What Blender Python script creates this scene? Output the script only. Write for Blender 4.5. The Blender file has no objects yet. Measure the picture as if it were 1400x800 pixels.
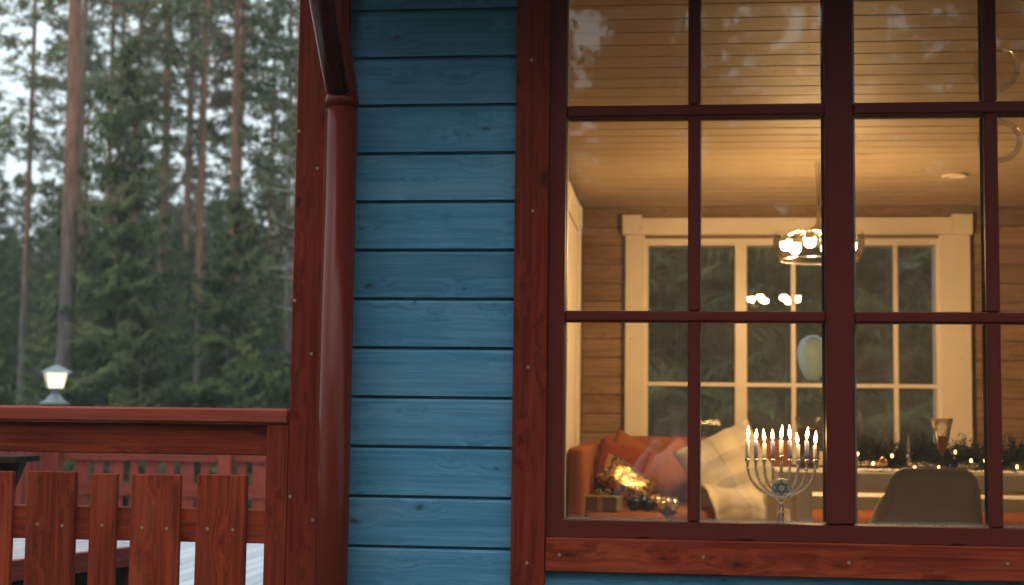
import bpy, bmesh, math, random
import numpy as np
from mathutils import Vector, Matrix, Euler
rad = math.radians
S = bpy.context.scene
COL = S.collection
random.seed(7)

# ------------------------------------------------------------------ camera
cam_d = bpy.data.cameras.new('camera'); cam = bpy.data.objects.new('camera', cam_d); COL.objects.link(cam)
YAW, PITCH, ROLL = 0.111956, 0.08341, 0.012135
fwd = Vector((-math.sin(YAW)*math.cos(PITCH), math.cos(YAW)*math.cos(PITCH), math.sin(PITCH)))
r0 = Vector((math.cos(YAW), math.sin(YAW), 0)); u0 = r0.cross(fwd)
rt = math.cos(ROLL)*r0 + math.sin(ROLL)*u0
up = -math.sin(ROLL)*r0 + math.cos(ROLL)*u0
m = Matrix((rt, up, -fwd)).transposed().to_4x4(); m.translation = (0, -4, 1.1)
cam.matrix_world = m
cam_d.sensor_width = 36; cam_d.sensor_fit = 'HORIZONTAL'; cam_d.lens = 2000*36/1400
cam_d.clip_start = .05; cam_d.clip_end = 1000
cam_d.dof.use_dof = True; cam_d.dof.focus_distance = 4.08; cam_d.dof.aperture_fstop = 3.6
S.camera = cam

# ------------------------------------------------------------------ world, sun, exposure
SUN_EL, SUN_ROT = rad(58), rad(202)
W = bpy.data.worlds.new('World'); S.world = W; W.use_nodes = True
nt = W.node_tree; nt.nodes.clear()
sky = nt.nodes.new('ShaderNodeTexSky'); sky.sky_type = 'NISHITA'; sky.sun_disc = False
sky.sun_elevation = SUN_EL; sky.sun_rotation = SUN_ROT; sky.air_density = 1; sky.dust_density = 3
tc = nt.nodes.new('ShaderNodeTexCoord'); sx = nt.nodes.new('ShaderNodeSeparateXYZ')
nt.links.new(tc.outputs['Generated'], sx.inputs[0])
mr = nt.nodes.new('ShaderNodeMapRange'); nt.links.new(sx.outputs['Z'], mr.inputs[0])
mr.inputs['From Min'].default_value = 0; mr.inputs['From Max'].default_value = 1
OVC = 8.6
mr.inputs['To Min'].default_value = OVC; mr.inputs['To Max'].default_value = OVC*2.45
tint = nt.nodes.new('ShaderNodeVectorMath'); tint.operation = 'SCALE'; tint.inputs[0].default_value = (.85, .965, 1.0)
nt.links.new(mr.outputs[0], tint.inputs['Scale'])
mixw = nt.nodes.new('ShaderNodeMix'); mixw.data_type = 'RGBA'; mixw.inputs[0].default_value = .85
nt.links.new(sky.outputs[0], mixw.inputs[6]); nt.links.new(tint.outputs[0], mixw.inputs[7])
bg = nt.nodes.new('ShaderNodeBackground'); bg.inputs[1].default_value = .13
nt.links.new(mixw.outputs[2], bg.inputs[0])
wo = nt.nodes.new('ShaderNodeOutputWorld'); nt.links.new(bg.outputs[0], wo.inputs[0])
sun_d = bpy.data.lights.new('sun', 'SUN'); sun = bpy.data.objects.new('sun', sun_d); COL.objects.link(sun)
sun_d.energy = 1.0; sun_d.angle = rad(50); sun_d.color = (1, .97, .93)
sd = Vector((math.sin(SUN_ROT)*math.cos(SUN_EL), math.cos(SUN_ROT)*math.cos(SUN_EL), math.sin(SUN_EL)))
sun.rotation_euler = sd.to_track_quat('Z', 'Y').to_euler(); sun.location = (0, -10, 20)
S.view_settings.view_transform = 'Standard'; S.view_settings.look = 'None'
S.view_settings.exposure = 0.0; S.view_settings.gamma = 1
S.cycles.use_denoising = True
S.cycles.max_bounces = 7; S.cycles.diffuse_bounces = 4; S.cycles.glossy_bounces = 4
S.cycles.transparent_max_bounces = 24; S.cycles.volume_bounces = 0
S.cycles.caustics_reflective = False; S.cycles.caustics_refractive = False
S.cycles.sample_clamp_indirect = 4

# ------------------------------------------------------------------ materials
def newmat(name):
    m = bpy.data.materials.new(name); m.use_nodes = True
    n = m.node_tree; b = n.nodes['Principled BSDF']
    return m, n, b
def N(n, t, **kw):
    x = n.nodes.new(t)
    for k, v in kw.items(): setattr(x, k, v)
    return x
def plain(name, col, rough=.6, metal=0, spec=.4, var=.0, scale=8, bump=0, coat=0):
    m, n, b = newmat(name)
    b.inputs['Base Color'].default_value = (*col, 1); b.inputs['Roughness'].default_value = rough
    b.inputs['Metallic'].default_value = metal; b.inputs['Specular IOR Level'].default_value = spec
    b.inputs['Coat Weight'].default_value = coat
    if var or bump:
        t = N(n, 'ShaderNodeTexCoord'); no = N(n, 'ShaderNodeTexNoise'); no.inputs['Scale'].default_value = scale
        no.inputs['Detail'].default_value = 6
        n.links.new(t.outputs['Object'], no.inputs['Vector'])
        if var:
            mx = N(n, 'ShaderNodeMix', data_type='RGBA')
            mx.inputs[6].default_value = (*[c*(1-var) for c in col], 1)
            mx.inputs[7].default_value = (*[min(1, c*(1+var)) for c in col], 1)
            n.links.new(no.outputs['Fac'], mx.inputs[0]); n.links.new(mx.outputs[2], b.inputs['Base Color'])
        if bump:
            bp = N(n, 'ShaderNodeBump'); bp.inputs['Strength'].default_value = bump; bp.inputs['Distance'].default_value = .01
            n.links.new(no.outputs['Fac'], bp.inputs['Height']); n.links.new(bp.outputs[0], b.inputs['Normal'])
    return m
def emit(name, col, strength):
    m, n, b = newmat(name)
    b.inputs['Base Color'].default_value = (*col, 1)
    b.inputs['Emission Color'].default_value = (*col, 1); b.inputs['Emission Strength'].default_value = strength
    return m
def wood(name, base, dark, knotcol, rough=.55, grain=1.0, knots=1.0, spec=.3, streak=None, bump=.25, ks=(4.2, 9.0), rndv=.16):
    """stained board: the grain runs along local X; each board gets its own piece of the pattern"""
    m, n, b = newmat(name); L = n.links
    t = N(n, 'ShaderNodeTexCoord'); oi = N(n, 'ShaderNodeObjectInfo')
    ofs = N(n, 'ShaderNodeMath', operation='MULTIPLY'); ofs.inputs[1].default_value = 91.7
    L.new(oi.outputs['Random'], ofs.inputs[0])
    add = N(n, 'ShaderNodeVectorMath', operation='ADD'); L.new(t.outputs['Object'], add.inputs[0]); L.new(ofs.outputs[0], add.inputs[1])
    sxyz = N(n, 'ShaderNodeSeparateXYZ'); L.new(add.outputs[0], sxyz.inputs[0])
    kx = N(n, 'ShaderNodeMath', operation='MULTIPLY'); kx.inputs[1].default_value = ks[0]; L.new(sxyz.outputs['X'], kx.inputs[0])
    kz = N(n, 'ShaderNodeMath', operation='MULTIPLY'); kz.inputs[1].default_value = ks[1]; L.new(sxyz.outputs['Z'], kz.inputs[0])
    kc = N(n, 'ShaderNodeCombineXYZ'); L.new(kx.outputs[0], kc.inputs[0]); L.new(kz.outputs[0], kc.inputs[1])
    wn = N(n, 'ShaderNodeTexNoise'); wn.inputs['Scale'].default_value = 60; wn.inputs['Detail'].default_value = 2; L.new(add.outputs[0], wn.inputs['Vector'])
    vo = N(n, 'ShaderNodeTexVoronoi', voronoi_dimensions='2D'); vo.inputs['Scale'].default_value = 1; L.new(kc.outputs[0], vo.inputs['Vector'])
    csep = N(n, 'ShaderNodeSeparateColor'); L.new(vo.outputs['Color'], csep.inputs[0])
    kr = N(n, 'ShaderNodeMapRange'); kr.inputs[1].default_value = 0; kr.inputs[2].default_value = 1; kr.inputs[3].default_value = -.005; kr.inputs[4].default_value = .12; L.new(csep.outputs[0], kr.inputs[0])
    kd0 = N(n, 'ShaderNodeMath', operation='ADD'); L.new(vo.outputs['Distance'], kd0.inputs[0]); L.new(kr.outputs[0], kd0.inputs[1])
    kd1 = N(n, 'ShaderNodeMath', operation='MULTIPLY_ADD'); L.new(wn.outputs['Fac'], kd1.inputs[0]); kd1.inputs[1].default_value = .16; kd1.inputs[2].default_value = -.08
    kd = N(n, 'ShaderNodeMath', operation='ADD'); L.new(kd0.outputs[0], kd.inputs[0]); L.new(kd1.outputs[0], kd.inputs[1])
    fall = N(n, 'ShaderNodeMapRange', interpolation_type='SMOOTHSTEP'); L.new(kd.outputs[0], fall.inputs[0])
    fall.inputs[1].default_value = 0; fall.inputs[2].default_value = .5; fall.inputs[3].default_value = .022; fall.inputs[4].default_value = 0
    cb = N(n, 'ShaderNodeCombineXYZ'); L.new(fall.outputs[0], cb.inputs['Z']); L.new(fall.outputs[0], cb.inputs['Y'])
    add2 = N(n, 'ShaderNodeVectorMath', operation='ADD'); L.new(add.outputs[0], add2.inputs[0]); L.new(cb.outputs[0], add2.inputs[1])
    def noise(scale, det=5, rough_=.6):
        mu = N(n, 'ShaderNodeVectorMath', operation='MULTIPLY'); mu.inputs[1].default_value = scale
        L.new(add2.outputs[0], mu.inputs[0])
        no = N(n, 'ShaderNodeTexNoise'); no.inputs['Scale'].default_value = 1; no.inputs['Detail'].default_value = det
        no.inputs['Roughness'].default_value = rough_; L.new(mu.outputs[0], no.inputs['Vector']); return no
    g1 = noise((1.8, 75, 75), 4, .65); g2 = noise((2.2, 11, 11), 4)
    g3 = noise((9, 160, 160), 2)
    def rng(src, a, c, lo=0., hi=1.):
        x = N(n, 'ShaderNodeMapRange'); x.inputs[1].default_value = a; x.inputs[2].default_value = c
        x.inputs[3].default_value = lo; x.inputs[4].default_value = hi; L.new(src, x.inputs[0]); return x.outputs[0]
    def mix(fac, a, c):
        x = N(n, 'ShaderNodeMix', data_type='RGBA')
        L.new(fac, x.inputs[0])
        for i, v in ((6, a), (7, c)):
            if isinstance(v, tuple): x.inputs[i].default_value = (*v, 1)
            else: L.new(v, x.inputs[i])
        return x.outputs[2]
    c0 = mix(rng(g1.outputs['Fac'], .40, .62, 0, .9*grain), base, dark)
    c1 = mix(rng(g2.outputs['Fac'], .45, .75, 0, .6*grain), c0, dark)
    if streak: c1 = mix(rng(g2.outputs['Fac'], .5, .3, 0, .55), c1, streak)
    c2 = mix(rng(g3.outputs['Fac'], .55, .75, 0, .3*grain), c1, tuple(min(1, x*1.35) for x in base))
    if knots:
        halo = mix(rng(kd.outputs[0], .17, .06, 0, .6*knots), c2, dark)
        c2 = mix(rng(kd.outputs[0], .085, .03, 0, .85*knots), halo, knotcol)
    # board to board tone
    hs = N(n, 'ShaderNodeHueSaturation'); L.new(rng(oi.outputs['Random'], 0, 1, 1-rndv, 1+rndv), hs.inputs['Value']); L.new(c2, hs.inputs['Color'])
    L.new(hs.outputs[0], b.inputs['Base Color'])
    b.inputs['Specular IOR Level'].default_value = spec
    L.new(rng(g1.outputs['Fac'], .3, .7, rough-.08, rough+.12), b.inputs['Roughness'])
    bp = N(n, 'ShaderNodeBump'); bp.inputs['Strength'].default_value = bump; bp.inputs['Distance'].default_value = .004
    L.new(g1.outputs['Fac'], bp.inputs['Height']); L.new(bp.outputs[0], b.inputs['Normal'])
    return m
def glassy(name, tint=(1, 1, 1), ior=1.5, boost=1.0, rough=0.0):
    m, n, b = newmat(name); L = n.links; n.nodes.remove(b)
    tr = N(n, 'ShaderNodeBsdfTransparent'); tr.inputs[0].default_value = (*tint, 1)
    gl = N(n, 'ShaderNodeBsdfGlossy'); gl.inputs['Roughness'].default_value = rough
    fr = N(n, 'ShaderNodeFresnel'); fr.inputs[0].default_value = ior
    mu = N(n, 'ShaderNodeMath', operation='MULTIPLY', use_clamp=True); mu.inputs[1].default_value = boost; L.new(fr.outputs[0], mu.inputs[0])
    mx = N(n, 'ShaderNodeMixShader'); L.new(mu.outputs[0], mx.inputs[0]); L.new(tr.outputs[0], mx.inputs[1]); L.new(gl.outputs[0], mx.inputs[2])
    L.new(mx.outputs[0], n.nodes['Material Output'].inputs[0])
    return m

def veil_speck_glass(name, k=1., refl=1.2):
    m = glassy(name, (.97, .98, .97), 1.52, refl); n = m.node_tree; L = n.links
    out = n.nodes['Material Output']; src = out.inputs[0].links[0].from_socket
    t = N(n, 'ShaderNodeTexCoord'); no = N(n, 'ShaderNodeTexNoise'); no.inputs['Scale'].default_value = 3.5; no.inputs['Detail'].default_value = 5; L.new(t.outputs['Object'], no.inputs['Vector'])
    f = N(n, 'ShaderNodeMapRange'); f.inputs[1].default_value = .35; f.inputs[2].default_value = .75; f.inputs[3].default_value = .012*k; f.inputs[4].default_value = .036*k; L.new(no.outputs['Fac'], f.inputs[0])  # pale veil over the whole pane stands in for milky reflections
    sp = N(n, 'ShaderNodeSeparateXYZ'); L.new(t.outputs['Object'], sp.inputs[0])
    lo = N(n, 'ShaderNodeMapRange'); lo.inputs[1].default_value = .832; lo.inputs[2].default_value = .8175; lo.inputs[3].default_value = 0; lo.inputs[4].default_value = .62; L.new(sp.outputs['Z'], lo.inputs[0])
    vo = N(n, 'ShaderNodeTexNoise'); vo.inputs['Scale'].default_value = 420; vo.inputs['Detail'].default_value = 1; L.new(t.outputs['Object'], vo.inputs['Vector'])
    th = N(n, 'ShaderNodeMapRange'); th.inputs[1].default_value = .48; th.inputs[2].default_value = .60; L.new(vo.outputs['Fac'], th.inputs[0])
    mu = N(n, 'ShaderNodeMath', operation='MULTIPLY'); L.new(lo.outputs[0], mu.inputs[0]); L.new(th.outputs[0], mu.inputs[1])
    # a few stray specks over the whole pane
    v2 = N(n, 'ShaderNodeTexVoronoi'); v2.inputs['Scale'].default_value = 26; L.new(t.outputs['Object'], v2.inputs['Vector'])
    sk = N(n, 'ShaderNodeMapRange'); sk.inputs[1].default_value = .055; sk.inputs[2].default_value = .035; sk.inputs[3].default_value = 0; sk.inputs[4].default_value = .35; L.new(v2.outputs['Distance'], sk.inputs[0])
    a1 = N(n, 'ShaderNodeMath', operation='ADD'); L.new(f.outputs[0], a1.inputs[0]); L.new(mu.outputs[0], a1.inputs[1])
    a2 = N(n, 'ShaderNodeMath', operation='ADD', use_clamp=True); L.new(a1.outputs[0], a2.inputs[0]); L.new(sk.outputs[0], a2.inputs[1])
    df = N(n, 'ShaderNodeBsdfDiffuse'); df.inputs[0].default_value = (.62, .60, .56, 1)
    tl_ = N(n, 'ShaderNodeBsdfTranslucent'); tl_.inputs[0].default_value = (.62, .60, .56, 1)
    dm_ = N(n, 'ShaderNodeMixShader'); dm_.inputs[0].default_value = .4; L.new(df.outputs[0], dm_.inputs[1]); L.new(tl_.outputs[0], dm_.inputs[2])
    mx = N(n, 'ShaderNodeMixShader'); L.new(a2.outputs[0], mx.inputs[0]); L.new(src, mx.inputs[1]); L.new(dm_.outputs[0], mx.inputs[2])
    L.new(mx.outputs[0], out.inputs[0]); return m

M = {}
M['red'] = wood('red_stain', (.182, .0215, .0085), (.070, .0080, .0038), (.016, .006, .004), .6, 1.0, 1.0, .08, (.19, .030, .012))
M['redrail'] = wood('red_stain_rail', (.225, .032, .0112), (.082, .011, .0048), (.020, .008, .005), .6, 1.0, 1.0, .08, (.26, .056, .022))
M['redfar'] = wood('red_stain_weathered', (.25, .045, .026), (.14, .024, .014), (.06, .02, .015), .55, .8, .6, .12)
M['blue'] = wood('blue_stain', (.066, .192, .286), (.036, .118, .186), (.03, .04, .045), .65, .9, .95, .12, (.115, .205, .275), .30, (5.4, 10), .10)
M['frame'] = plain('frame_paint', (.086, .0135, .0092), .5, 0, .08, .12, 6, .02)
M['pipe'] = plain('pipe_paint', (.086, .0112, .0056), .19, 0, .11, .10, 3, .015)
M['screw'] = plain('screw_zinc', (.24, .19, .11), .5, .6)
M['cream'] = plain('cream_paint', (.80, .74, .66), .45, 0, .4, .05, 10)
M['panel'] = wood('wall_panel', (.36, .24, .14), (.22, .135, .07), (.12, .07, .04), .6, .9, .5, .08, (.43, .30, .185), .2)
M['ceil'] = wood('ceiling_panel', (.47, .38, .265), (.41, .325, .215), (.3, .2, .12), .6, .35, .2, .15, None, .1, (2, 4), .05)
M['floorin'] = wood('interior_floor', (.62, .54, .43), (.5, .42, .32), (.1, .06, .04), .4)
M['deck'] = wood('deck_board_pale', (.46, .50, .54), (.33, .37, .41), (.25, .25, .26), .35, .7, .2, .3, None, .15)
M['tabletop'] = wood('wet_table_plank', (.50, .47, .50), (.36, .32, .34), (.2, .17, .17), .22, .7, .3, .6)  # pale base colour stands in for sky reflected in the wet top
M['darkwood'] = plain('dark_brown_wood', (.022, .012, .008), .7, 0, .06, .3, 12, .1)
M['glass'] = glassy('window_glass', (.97, .98, .97), 1.52, .72)
M['veil_specks'] = veil_speck_glass('veil_speck_window_glass'); M['veil_specks_back'] = veil_speck_glass('veil_speck_back_window_glass', 2.6, .9)  # back panes get a stronger veil in place of the room's reflection
M['crystal'] = glassy('clear_glass', (.97, .97, .97), 1.45, .8, .02)
M['soffit'] = plain('soffit_paint', (.16, .05, .035), .6, 0, .3, .2, 5)
M['roof'] = plain('roof_felt', (.05, .05, .052), .85, 0, .2, .2, 12, .2)
M['stone'] = plain('foundation_concrete', (.28, .27, .26), .9, 0, .2, .2, 6, .2)
M['orange'] = plain('orange_fabric', (.27, .085, .026), .9, 0, .15, .18, 30, .25)
M['rust'] = plain('rust_fabric', (.20, .042, .018), .9, 0, .15, .25, 25, .3)
M['peach'] = plain('peach_fabric', (.38, .14, .06), .9, 0, .15, .15, 25, .2)
M['white'] = plain('white_furniture', (.80, .80, .79), .35, 0, .5, .04, 8)
M['chair'] = plain('taupe_leather', (.235, .215, .185), .6, 0, .25, .22, 14, .12)
M['chairedge'] = plain('taupe_piping', (.26, .24, .2), .5)
M['silver'] = plain('silver_metal', (.90, .88, .84), .27, 1.0, .5, .08, 60, .05)
M['silverdark'] = plain('silver_patina', (.06, .055, .05), .5, .5)
M['waxwhite'] = plain('white_wax', (.90, .84, .74), .5, 0, .3)
M['waxblue'] = plain('blue_wax', (.17, .19, .38), .5, 0, .3)
for k_ in ('waxwhite', 'waxblue'):
    b_ = M[k_].node_tree.nodes['Principled BSDF']; b_.inputs['Subsurface Weight'].default_value = .7; b_.inputs['Subsurface Radius'].default_value = (1, .6, .35); b_.inputs['Subsurface Scale'].default_value = .02
M['wick'] = plain('wick', (.02, .015, .01), .9)
M['flame'] = emit('flame', (1, .56, .17), 60)
M['bulb'] = emit('lamp_bulb', (1, .605, .245), 720)
M['tinybulb'] = emit('garland_bulb', (1, .46, .12), 16)
M['lantern'] = emit('lantern_glass', (1, .90, .66), .98)
M['lanternmetal'] = plain('lantern_metal', (.13, .165, .18), .45, .3, .4, .1, 10)
M['rubber'] = plain('black_rubber', (.012, .012, .012), .9, 0, .02)
M['black'] = plain('black_metal', (.02, .02, .022), .4, .3)
M['brass'] = plain('brass', (.75, .5, .2), .25, 1)
M['kraft'] = plain('grey_card', (.20, .175, .115), .7, 0, .3, .15, 15)
M['ribbon'] = plain('satin_ribbon', (.45, .36, .24), .35, 0, .6)
M['bbblue'] = plain('bauble_blue', (.03, .05, .12), .12, .8)
M['bbsilver'] = plain('bauble_silver', (.75, .75, .75), .12, 1)
M['bbgold'] = plain('bauble_gold', (.75, .5, .22), .15, 1)
M['cola'] = plain('dark_drink', (.075, .028, .016), .15, 0, .5)
M['amber'] = plain('amber_drink', (.80, .17, .025), .15, 0, .5)
M['fir'] = plain('garland_fir', (.045, .06, .032), .7, 0, .2, .4, 20)
M['ballglass'] = glassy('thin_ball_glass', (.99, .99, .99), 1.35, .5)
M['vesselglass'] = glassy('vessel_glass', (.96, .96, .95), 1.5, 1.8, .03)
M['highlight_blue'] = plain('pale_blue_highlight', (.55, .78, .80), .3, 0, .5)
M['downl'] = plain('downlight_ring', (.8, .72, .6), .4)

# sequins: dark cloth with small tilted metallic flakes
m_, n_, b_ = newmat('sequin_cloth'); t_ = N(n_, 'ShaderNodeTexCoord'); v_ = N(n_, 'ShaderNodeTexVoronoi'); v_.inputs['Scale'].default_value = 95
n_.links.new(t_.outputs['Object'], v_.inputs['Vector'])
s_ = N(n_, 'ShaderNodeSeparateColor'); n_.links.new(v_.outputs['Color'], s_.inputs[0])
r_ = N(n_, 'ShaderNodeMapRange'); r_.inputs[1].default_value = .35; r_.inputs[2].default_value = .4; n_.links.new(s_.outputs[0], r_.inputs[0])
n_.links.new(r_.outputs[0], b_.inputs['Metallic'])
x_ = N(n_, 'ShaderNodeMix', data_type='RGBA'); x_.inputs[6].default_value = (.03, .015, .01, 1); x_.inputs[7].default_value = (.60, .38, .17, 1)
n_.links.new(r_.outputs[0], x_.inputs[0]); n_.links.new(x_.outputs[2], b_.inputs['Base Color'])
b_.inputs['Roughness'].default_value = .32
bp_ = N(n_, 'ShaderNodeBump'); bp_.inputs['Strength'].default_value = 1; bp_.inputs['Distance'].default_value = .012
n_.links.new(s_.outputs[1], bp_.inputs['Height']); n_.links.new(bp_.outputs[0], b_.inputs['Normal'])
M['sequin'] = m_
# plaid blanket
m_, n_, b_ = newmat('plaid_wool'); t_ = N(n_, 'ShaderNodeTexCoord'); sp = N(n_, 'ShaderNodeSeparateXYZ'); n_.links.new(t_.outputs['UV'], sp.inputs[0])
def stripe(sock, f):
    a = N(n_, 'ShaderNodeMath', operation='MULTIPLY'); a.inputs[1].default_value = f; n_.links.new(sock, a.inputs[0])
    c = N(n_, 'ShaderNodeMath', operation='FRACT'); n_.links.new(a.outputs[0], c.inputs[0])
    d = N(n_, 'ShaderNodeMapRange', interpolation_type='SMOOTHSTEP'); d.inputs[1].default_value = .4; d.inputs[2].default_value = .7; n_.links.new(c.outputs[0], d.inputs[0]); return d.outputs[0]
ad = N(n_, 'ShaderNodeMath', operation='ADD'); n_.links.new(stripe(sp.outputs[0], 2.2), ad.inputs[0]); n_.links.new(stripe(sp.outputs[1], 3.3), ad.inputs[1])
hf = N(n_, 'ShaderNodeMath', operation='MULTIPLY'); hf.inputs[1].default_value = .5; n_.links.new(ad.outputs[0], hf.inputs[0])
cr = N(n_, 'ShaderNodeValToRGB'); cr.color_ramp.elements[0].color = (.56, .51, .43, 1); cr.color_ramp.elements[1].color = (.34, .32, .28, 1)
n_.links.new(hf.outputs[0], cr.inputs[0]); n_.links.new(cr.outputs[0], b_.inputs['Base Color']); b_.inputs['Roughness'].default_value = .95
M['plaid'] = m_

def foliage(name, a, c, scale=1.2):
    m, n, b = newmat(name); t = N(n, 'ShaderNodeTexCoord'); no = N(n, 'ShaderNodeTexNoise'); no.inputs['Scale'].default_value = scale
    oi = N(n, 'ShaderNodeObjectInfo'); no.inputs['Detail'].default_value = 4
    n.links.new(t.outputs['Object'], no.inputs['Vector'])
    r = N(n, 'ShaderNodeMapRange'); r.inputs[1].default_value = .35; r.inputs[2].default_value = .65; n.links.new(no.outputs['Fac'], r.inputs[0])
    x = N(n, 'ShaderNodeMix', data_type='RGBA'); x.inputs[6].default_value = (*a, 1); x.inputs[7].default_value = (*c, 1); n.links.new(r.outputs[0], x.inputs[0])
    hs = N(n, 'ShaderNodeHueSaturation'); q = N(n, 'ShaderNodeMapRange'); q.inputs[3].default_value = .75; q.inputs[4].default_value = 1.25
    n.links.new(oi.outputs['Random'], q.inputs[0]); n.links.new(q.outputs[0], hs.inputs['Value']); n.links.new(x.outputs[2], hs.inputs['Color'])
    n.links.new(hs.outputs[0], b.inputs['Base Color']); b.inputs['Roughness'].default_value = .75; b.inputs['Specular IOR Level'].default_value = .15
    return m
M['spruce'] = foliage('spruce_needles', (.028, .048, .019), (.092, .110, .034))
M['pine'] = foliage('pine_needles', (.082, .100, .045), (.165, .17, .078))
def bark(name, low, high, z0, z1):
    m, n, b = newmat(name); t = N(n, 'ShaderNodeTexCoord'); sp = N(n, 'ShaderNodeSeparateXYZ'); n.links.new(t.outputs['Object'], sp.inputs[0])
    no = N(n, 'ShaderNodeTexNoise'); no.inputs['Scale'].default_value = 1; no.inputs['Detail'].default_value = 6
    mu = N(n, 'ShaderNodeVectorMath', operation='MULTIPLY'); mu.inputs[1].default_value = (14, 14, 2.5); n.links.new(t.outputs['Object'], mu.inputs[0]); n.links.new(mu.outputs[0], no.inputs['Vector'])
    r = N(n, 'ShaderNodeMapRange', interpolation_type='SMOOTHSTEP'); r.inputs[1].default_value = z0; r.inputs[2].default_value = z1; n.links.new(sp.outputs['Z'], r.inputs[0])
    x = N(n, 'ShaderNodeMix', data_type='RGBA'); x.inputs[6].default_value = (*low, 1); x.inputs[7].default_value = (*high, 1); n.links.new(r.outputs[0], x.inputs[0])
    d = N(n, 'ShaderNodeMapRange'); d.inputs[1].default_value = .3; d.inputs[2].default_value = .7; d.inputs[3].default_value = .5; d.inputs[4].default_value = 1.35; n.links.new(no.outputs['Fac'], d.inputs[0])
    hs = N(n, 'ShaderNodeHueSaturation'); n.links.new(d.outputs[0], hs.inputs['Value']); n.links.new(x.outputs[2], hs.inputs['Color']); n.links.new(hs.outputs[0], b.inputs['Base Color'])
    b.inputs['Roughness'].default_value = .9; b.inputs['Specular IOR Level'].default_value = .15
    bp = N(n, 'ShaderNodeBump'); bp.inputs['Strength'].default_value = .6; bp.inputs['Distance'].default_value = .03; n.links.new(no.outputs['Fac'], bp.inputs['Height']); n.links.new(bp.outputs[0], b.inputs['Normal'])
    return m
M['pinebark'] = bark('pine_bark', (.115, .098, .09), (.23, .115, .072), 3.2, 6.5)
M['greybark'] = bark('grey_bark', (.17, .14, .115), (.22, .17, .14), 1, 8)
M['birchbark'] = bark('birch_bark', (.50, .48, .44), (.58, .55, .5), 0, 6)
# forest floor
m_, n_, b_ = newmat('forest_floor'); t_ = N(n_, 'ShaderNodeTexCoord'); no_ = N(n_, 'ShaderNodeTexNoise'); no_.inputs['Scale'].default_value = .35; no_.inputs['Detail'].default_value = 9
n_.links.new(t_.outputs['Object'], no_.inputs['Vector']); cr = N(n_, 'ShaderNodeValToRGB'); e = cr.color_ramp.elements
e[0].position = .35; e[0].color = (.028, .036, .016, 1); e[1].position = .65; e[1].color = (.085, .066, .042, 1)
n_.links.new(no_.outputs['Fac'], cr.inputs[0]); n_.links.new(cr.outputs[0], b_.inputs['Base Color']); b_.inputs['Roughness'].default_value = .95
M['ground'] = m_

# ------------------------------------------------------------------ mesh helpers
def mesh_of(bm, name, smooth=False):
    me = bpy.data.meshes.new(name); bm.normal_update(); bm.to_mesh(me); bm.free()
    if smooth:
        for p in me.polygons: p.use_smooth = True
    return me
def obj(name, me, mat=None, parent=None, loc=(0, 0, 0), rot=(0, 0, 0), scale=None):
    if isinstance(me, bmesh.types.BMesh): me = mesh_of(me, name)
    o = bpy.data.objects.new(name, me); COL.objects.link(o)
    if mat is not None and len(me.materials) == 0: me.materials.append(mat)
    o.location = loc; o.rotation_euler = rot
    if scale: o.scale = scale
    if parent: o.parent = parent
    return o
def tag(o, label=None, cat=None, group=None, kind=None):
    for k, v in (('label', label), ('category', cat), ('group', group), ('kind', kind)):
        if v: o[k] = v
    return o
def thing(name, label, cat, loc=(0, 0, 0), rotz=0, group=None):
    o = bpy.data.objects.new(name, None); COL.objects.link(o); o.location = loc; o.rotation_euler = (0, 0, rotz)
    o.empty_display_size = .1
    return tag(o, label, cat, group)
def box(x0, x1, y0, y1, z0, z1, bev=0, bm=None):
    own = bm is None
    if own: bm = bmesh.new()
    r = bmesh.ops.create_cube(bm, size=1)
    vs = r['verts']
    for v in vs:
        v.co = ((x0+x1)/2+v.co.x*(x1-x0), (y0+y1)/2+v.co.y*(y1-y0), (z0+z1)/2+v.co.z*(z1-z0))
    if bev:
        es = list({e for v in vs for e in v.link_edges})
        bmesh.ops.bevel(bm, geom=es, offset=bev, segments=1, affect='EDGES', profile=.5)
    return bm
def rbox(x0, x1, y0, y1, z0, z1, bev, seg=3):
    bm = bmesh.new(); bmesh.ops.create_cube(bm, size=1)
    for v in bm.verts: v.co = ((x0+x1)/2+v.co.x*(x1-x0), (y0+y1)/2+v.co.y*(y1-y0), (z0+z1)/2+v.co.z*(z1-z0))
    bmesh.ops.bevel(bm, geom=bm.edges[:], offset=bev, segments=seg, affect='EDGES', profile=.5)
    return bm
def board(name, mat, parent, x0, x1, y0, y1, z0, z1, axis='x', bev=.0025):
    """box given in world extents whose mesh has its long grain along local X"""
    c = ((x0+x1)/2, (y0+y1)/2, (z0+z1)/2); d = (x1-x0, y1-y0, z1-z0)
    if axis == 'x': L = d; rot = (0, 0, 0)
    elif axis == 'z': L = (d[2], d[1], d[0]); rot = (0, rad(90), 0)
    else: L = (d[1], d[0], d[2]); rot = (0, 0, rad(90))
    bm = box(-L[0]/2, L[0]/2, -L[1]/2, L[1]/2, -L[2]/2, L[2]/2, bev)
    return obj(name, bm, mat, parent, c, rot)
def lathe(prof, seg=24, bm=None, loc=(0, 0, 0), cap=True):
    own = bm is None
    if own: bm = bmesh.new()
    rings = []
    for r, z in prof:
        rings.append([bm.verts.new((loc[0]+r*math.cos(2*math.pi*i/seg), loc[1]+r*math.sin(2*math.pi*i/seg), loc[2]+z)) for i in range(seg)])
    for a, b in zip(rings, rings[1:]):
        for i in range(seg): bm.faces.new((a[i], a[(i+1) % seg], b[(i+1) % seg], b[i]))
    if cap:
        bm.faces.new(rings[0][::-1]); bm.faces.new(rings[-1])
    return bm
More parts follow.
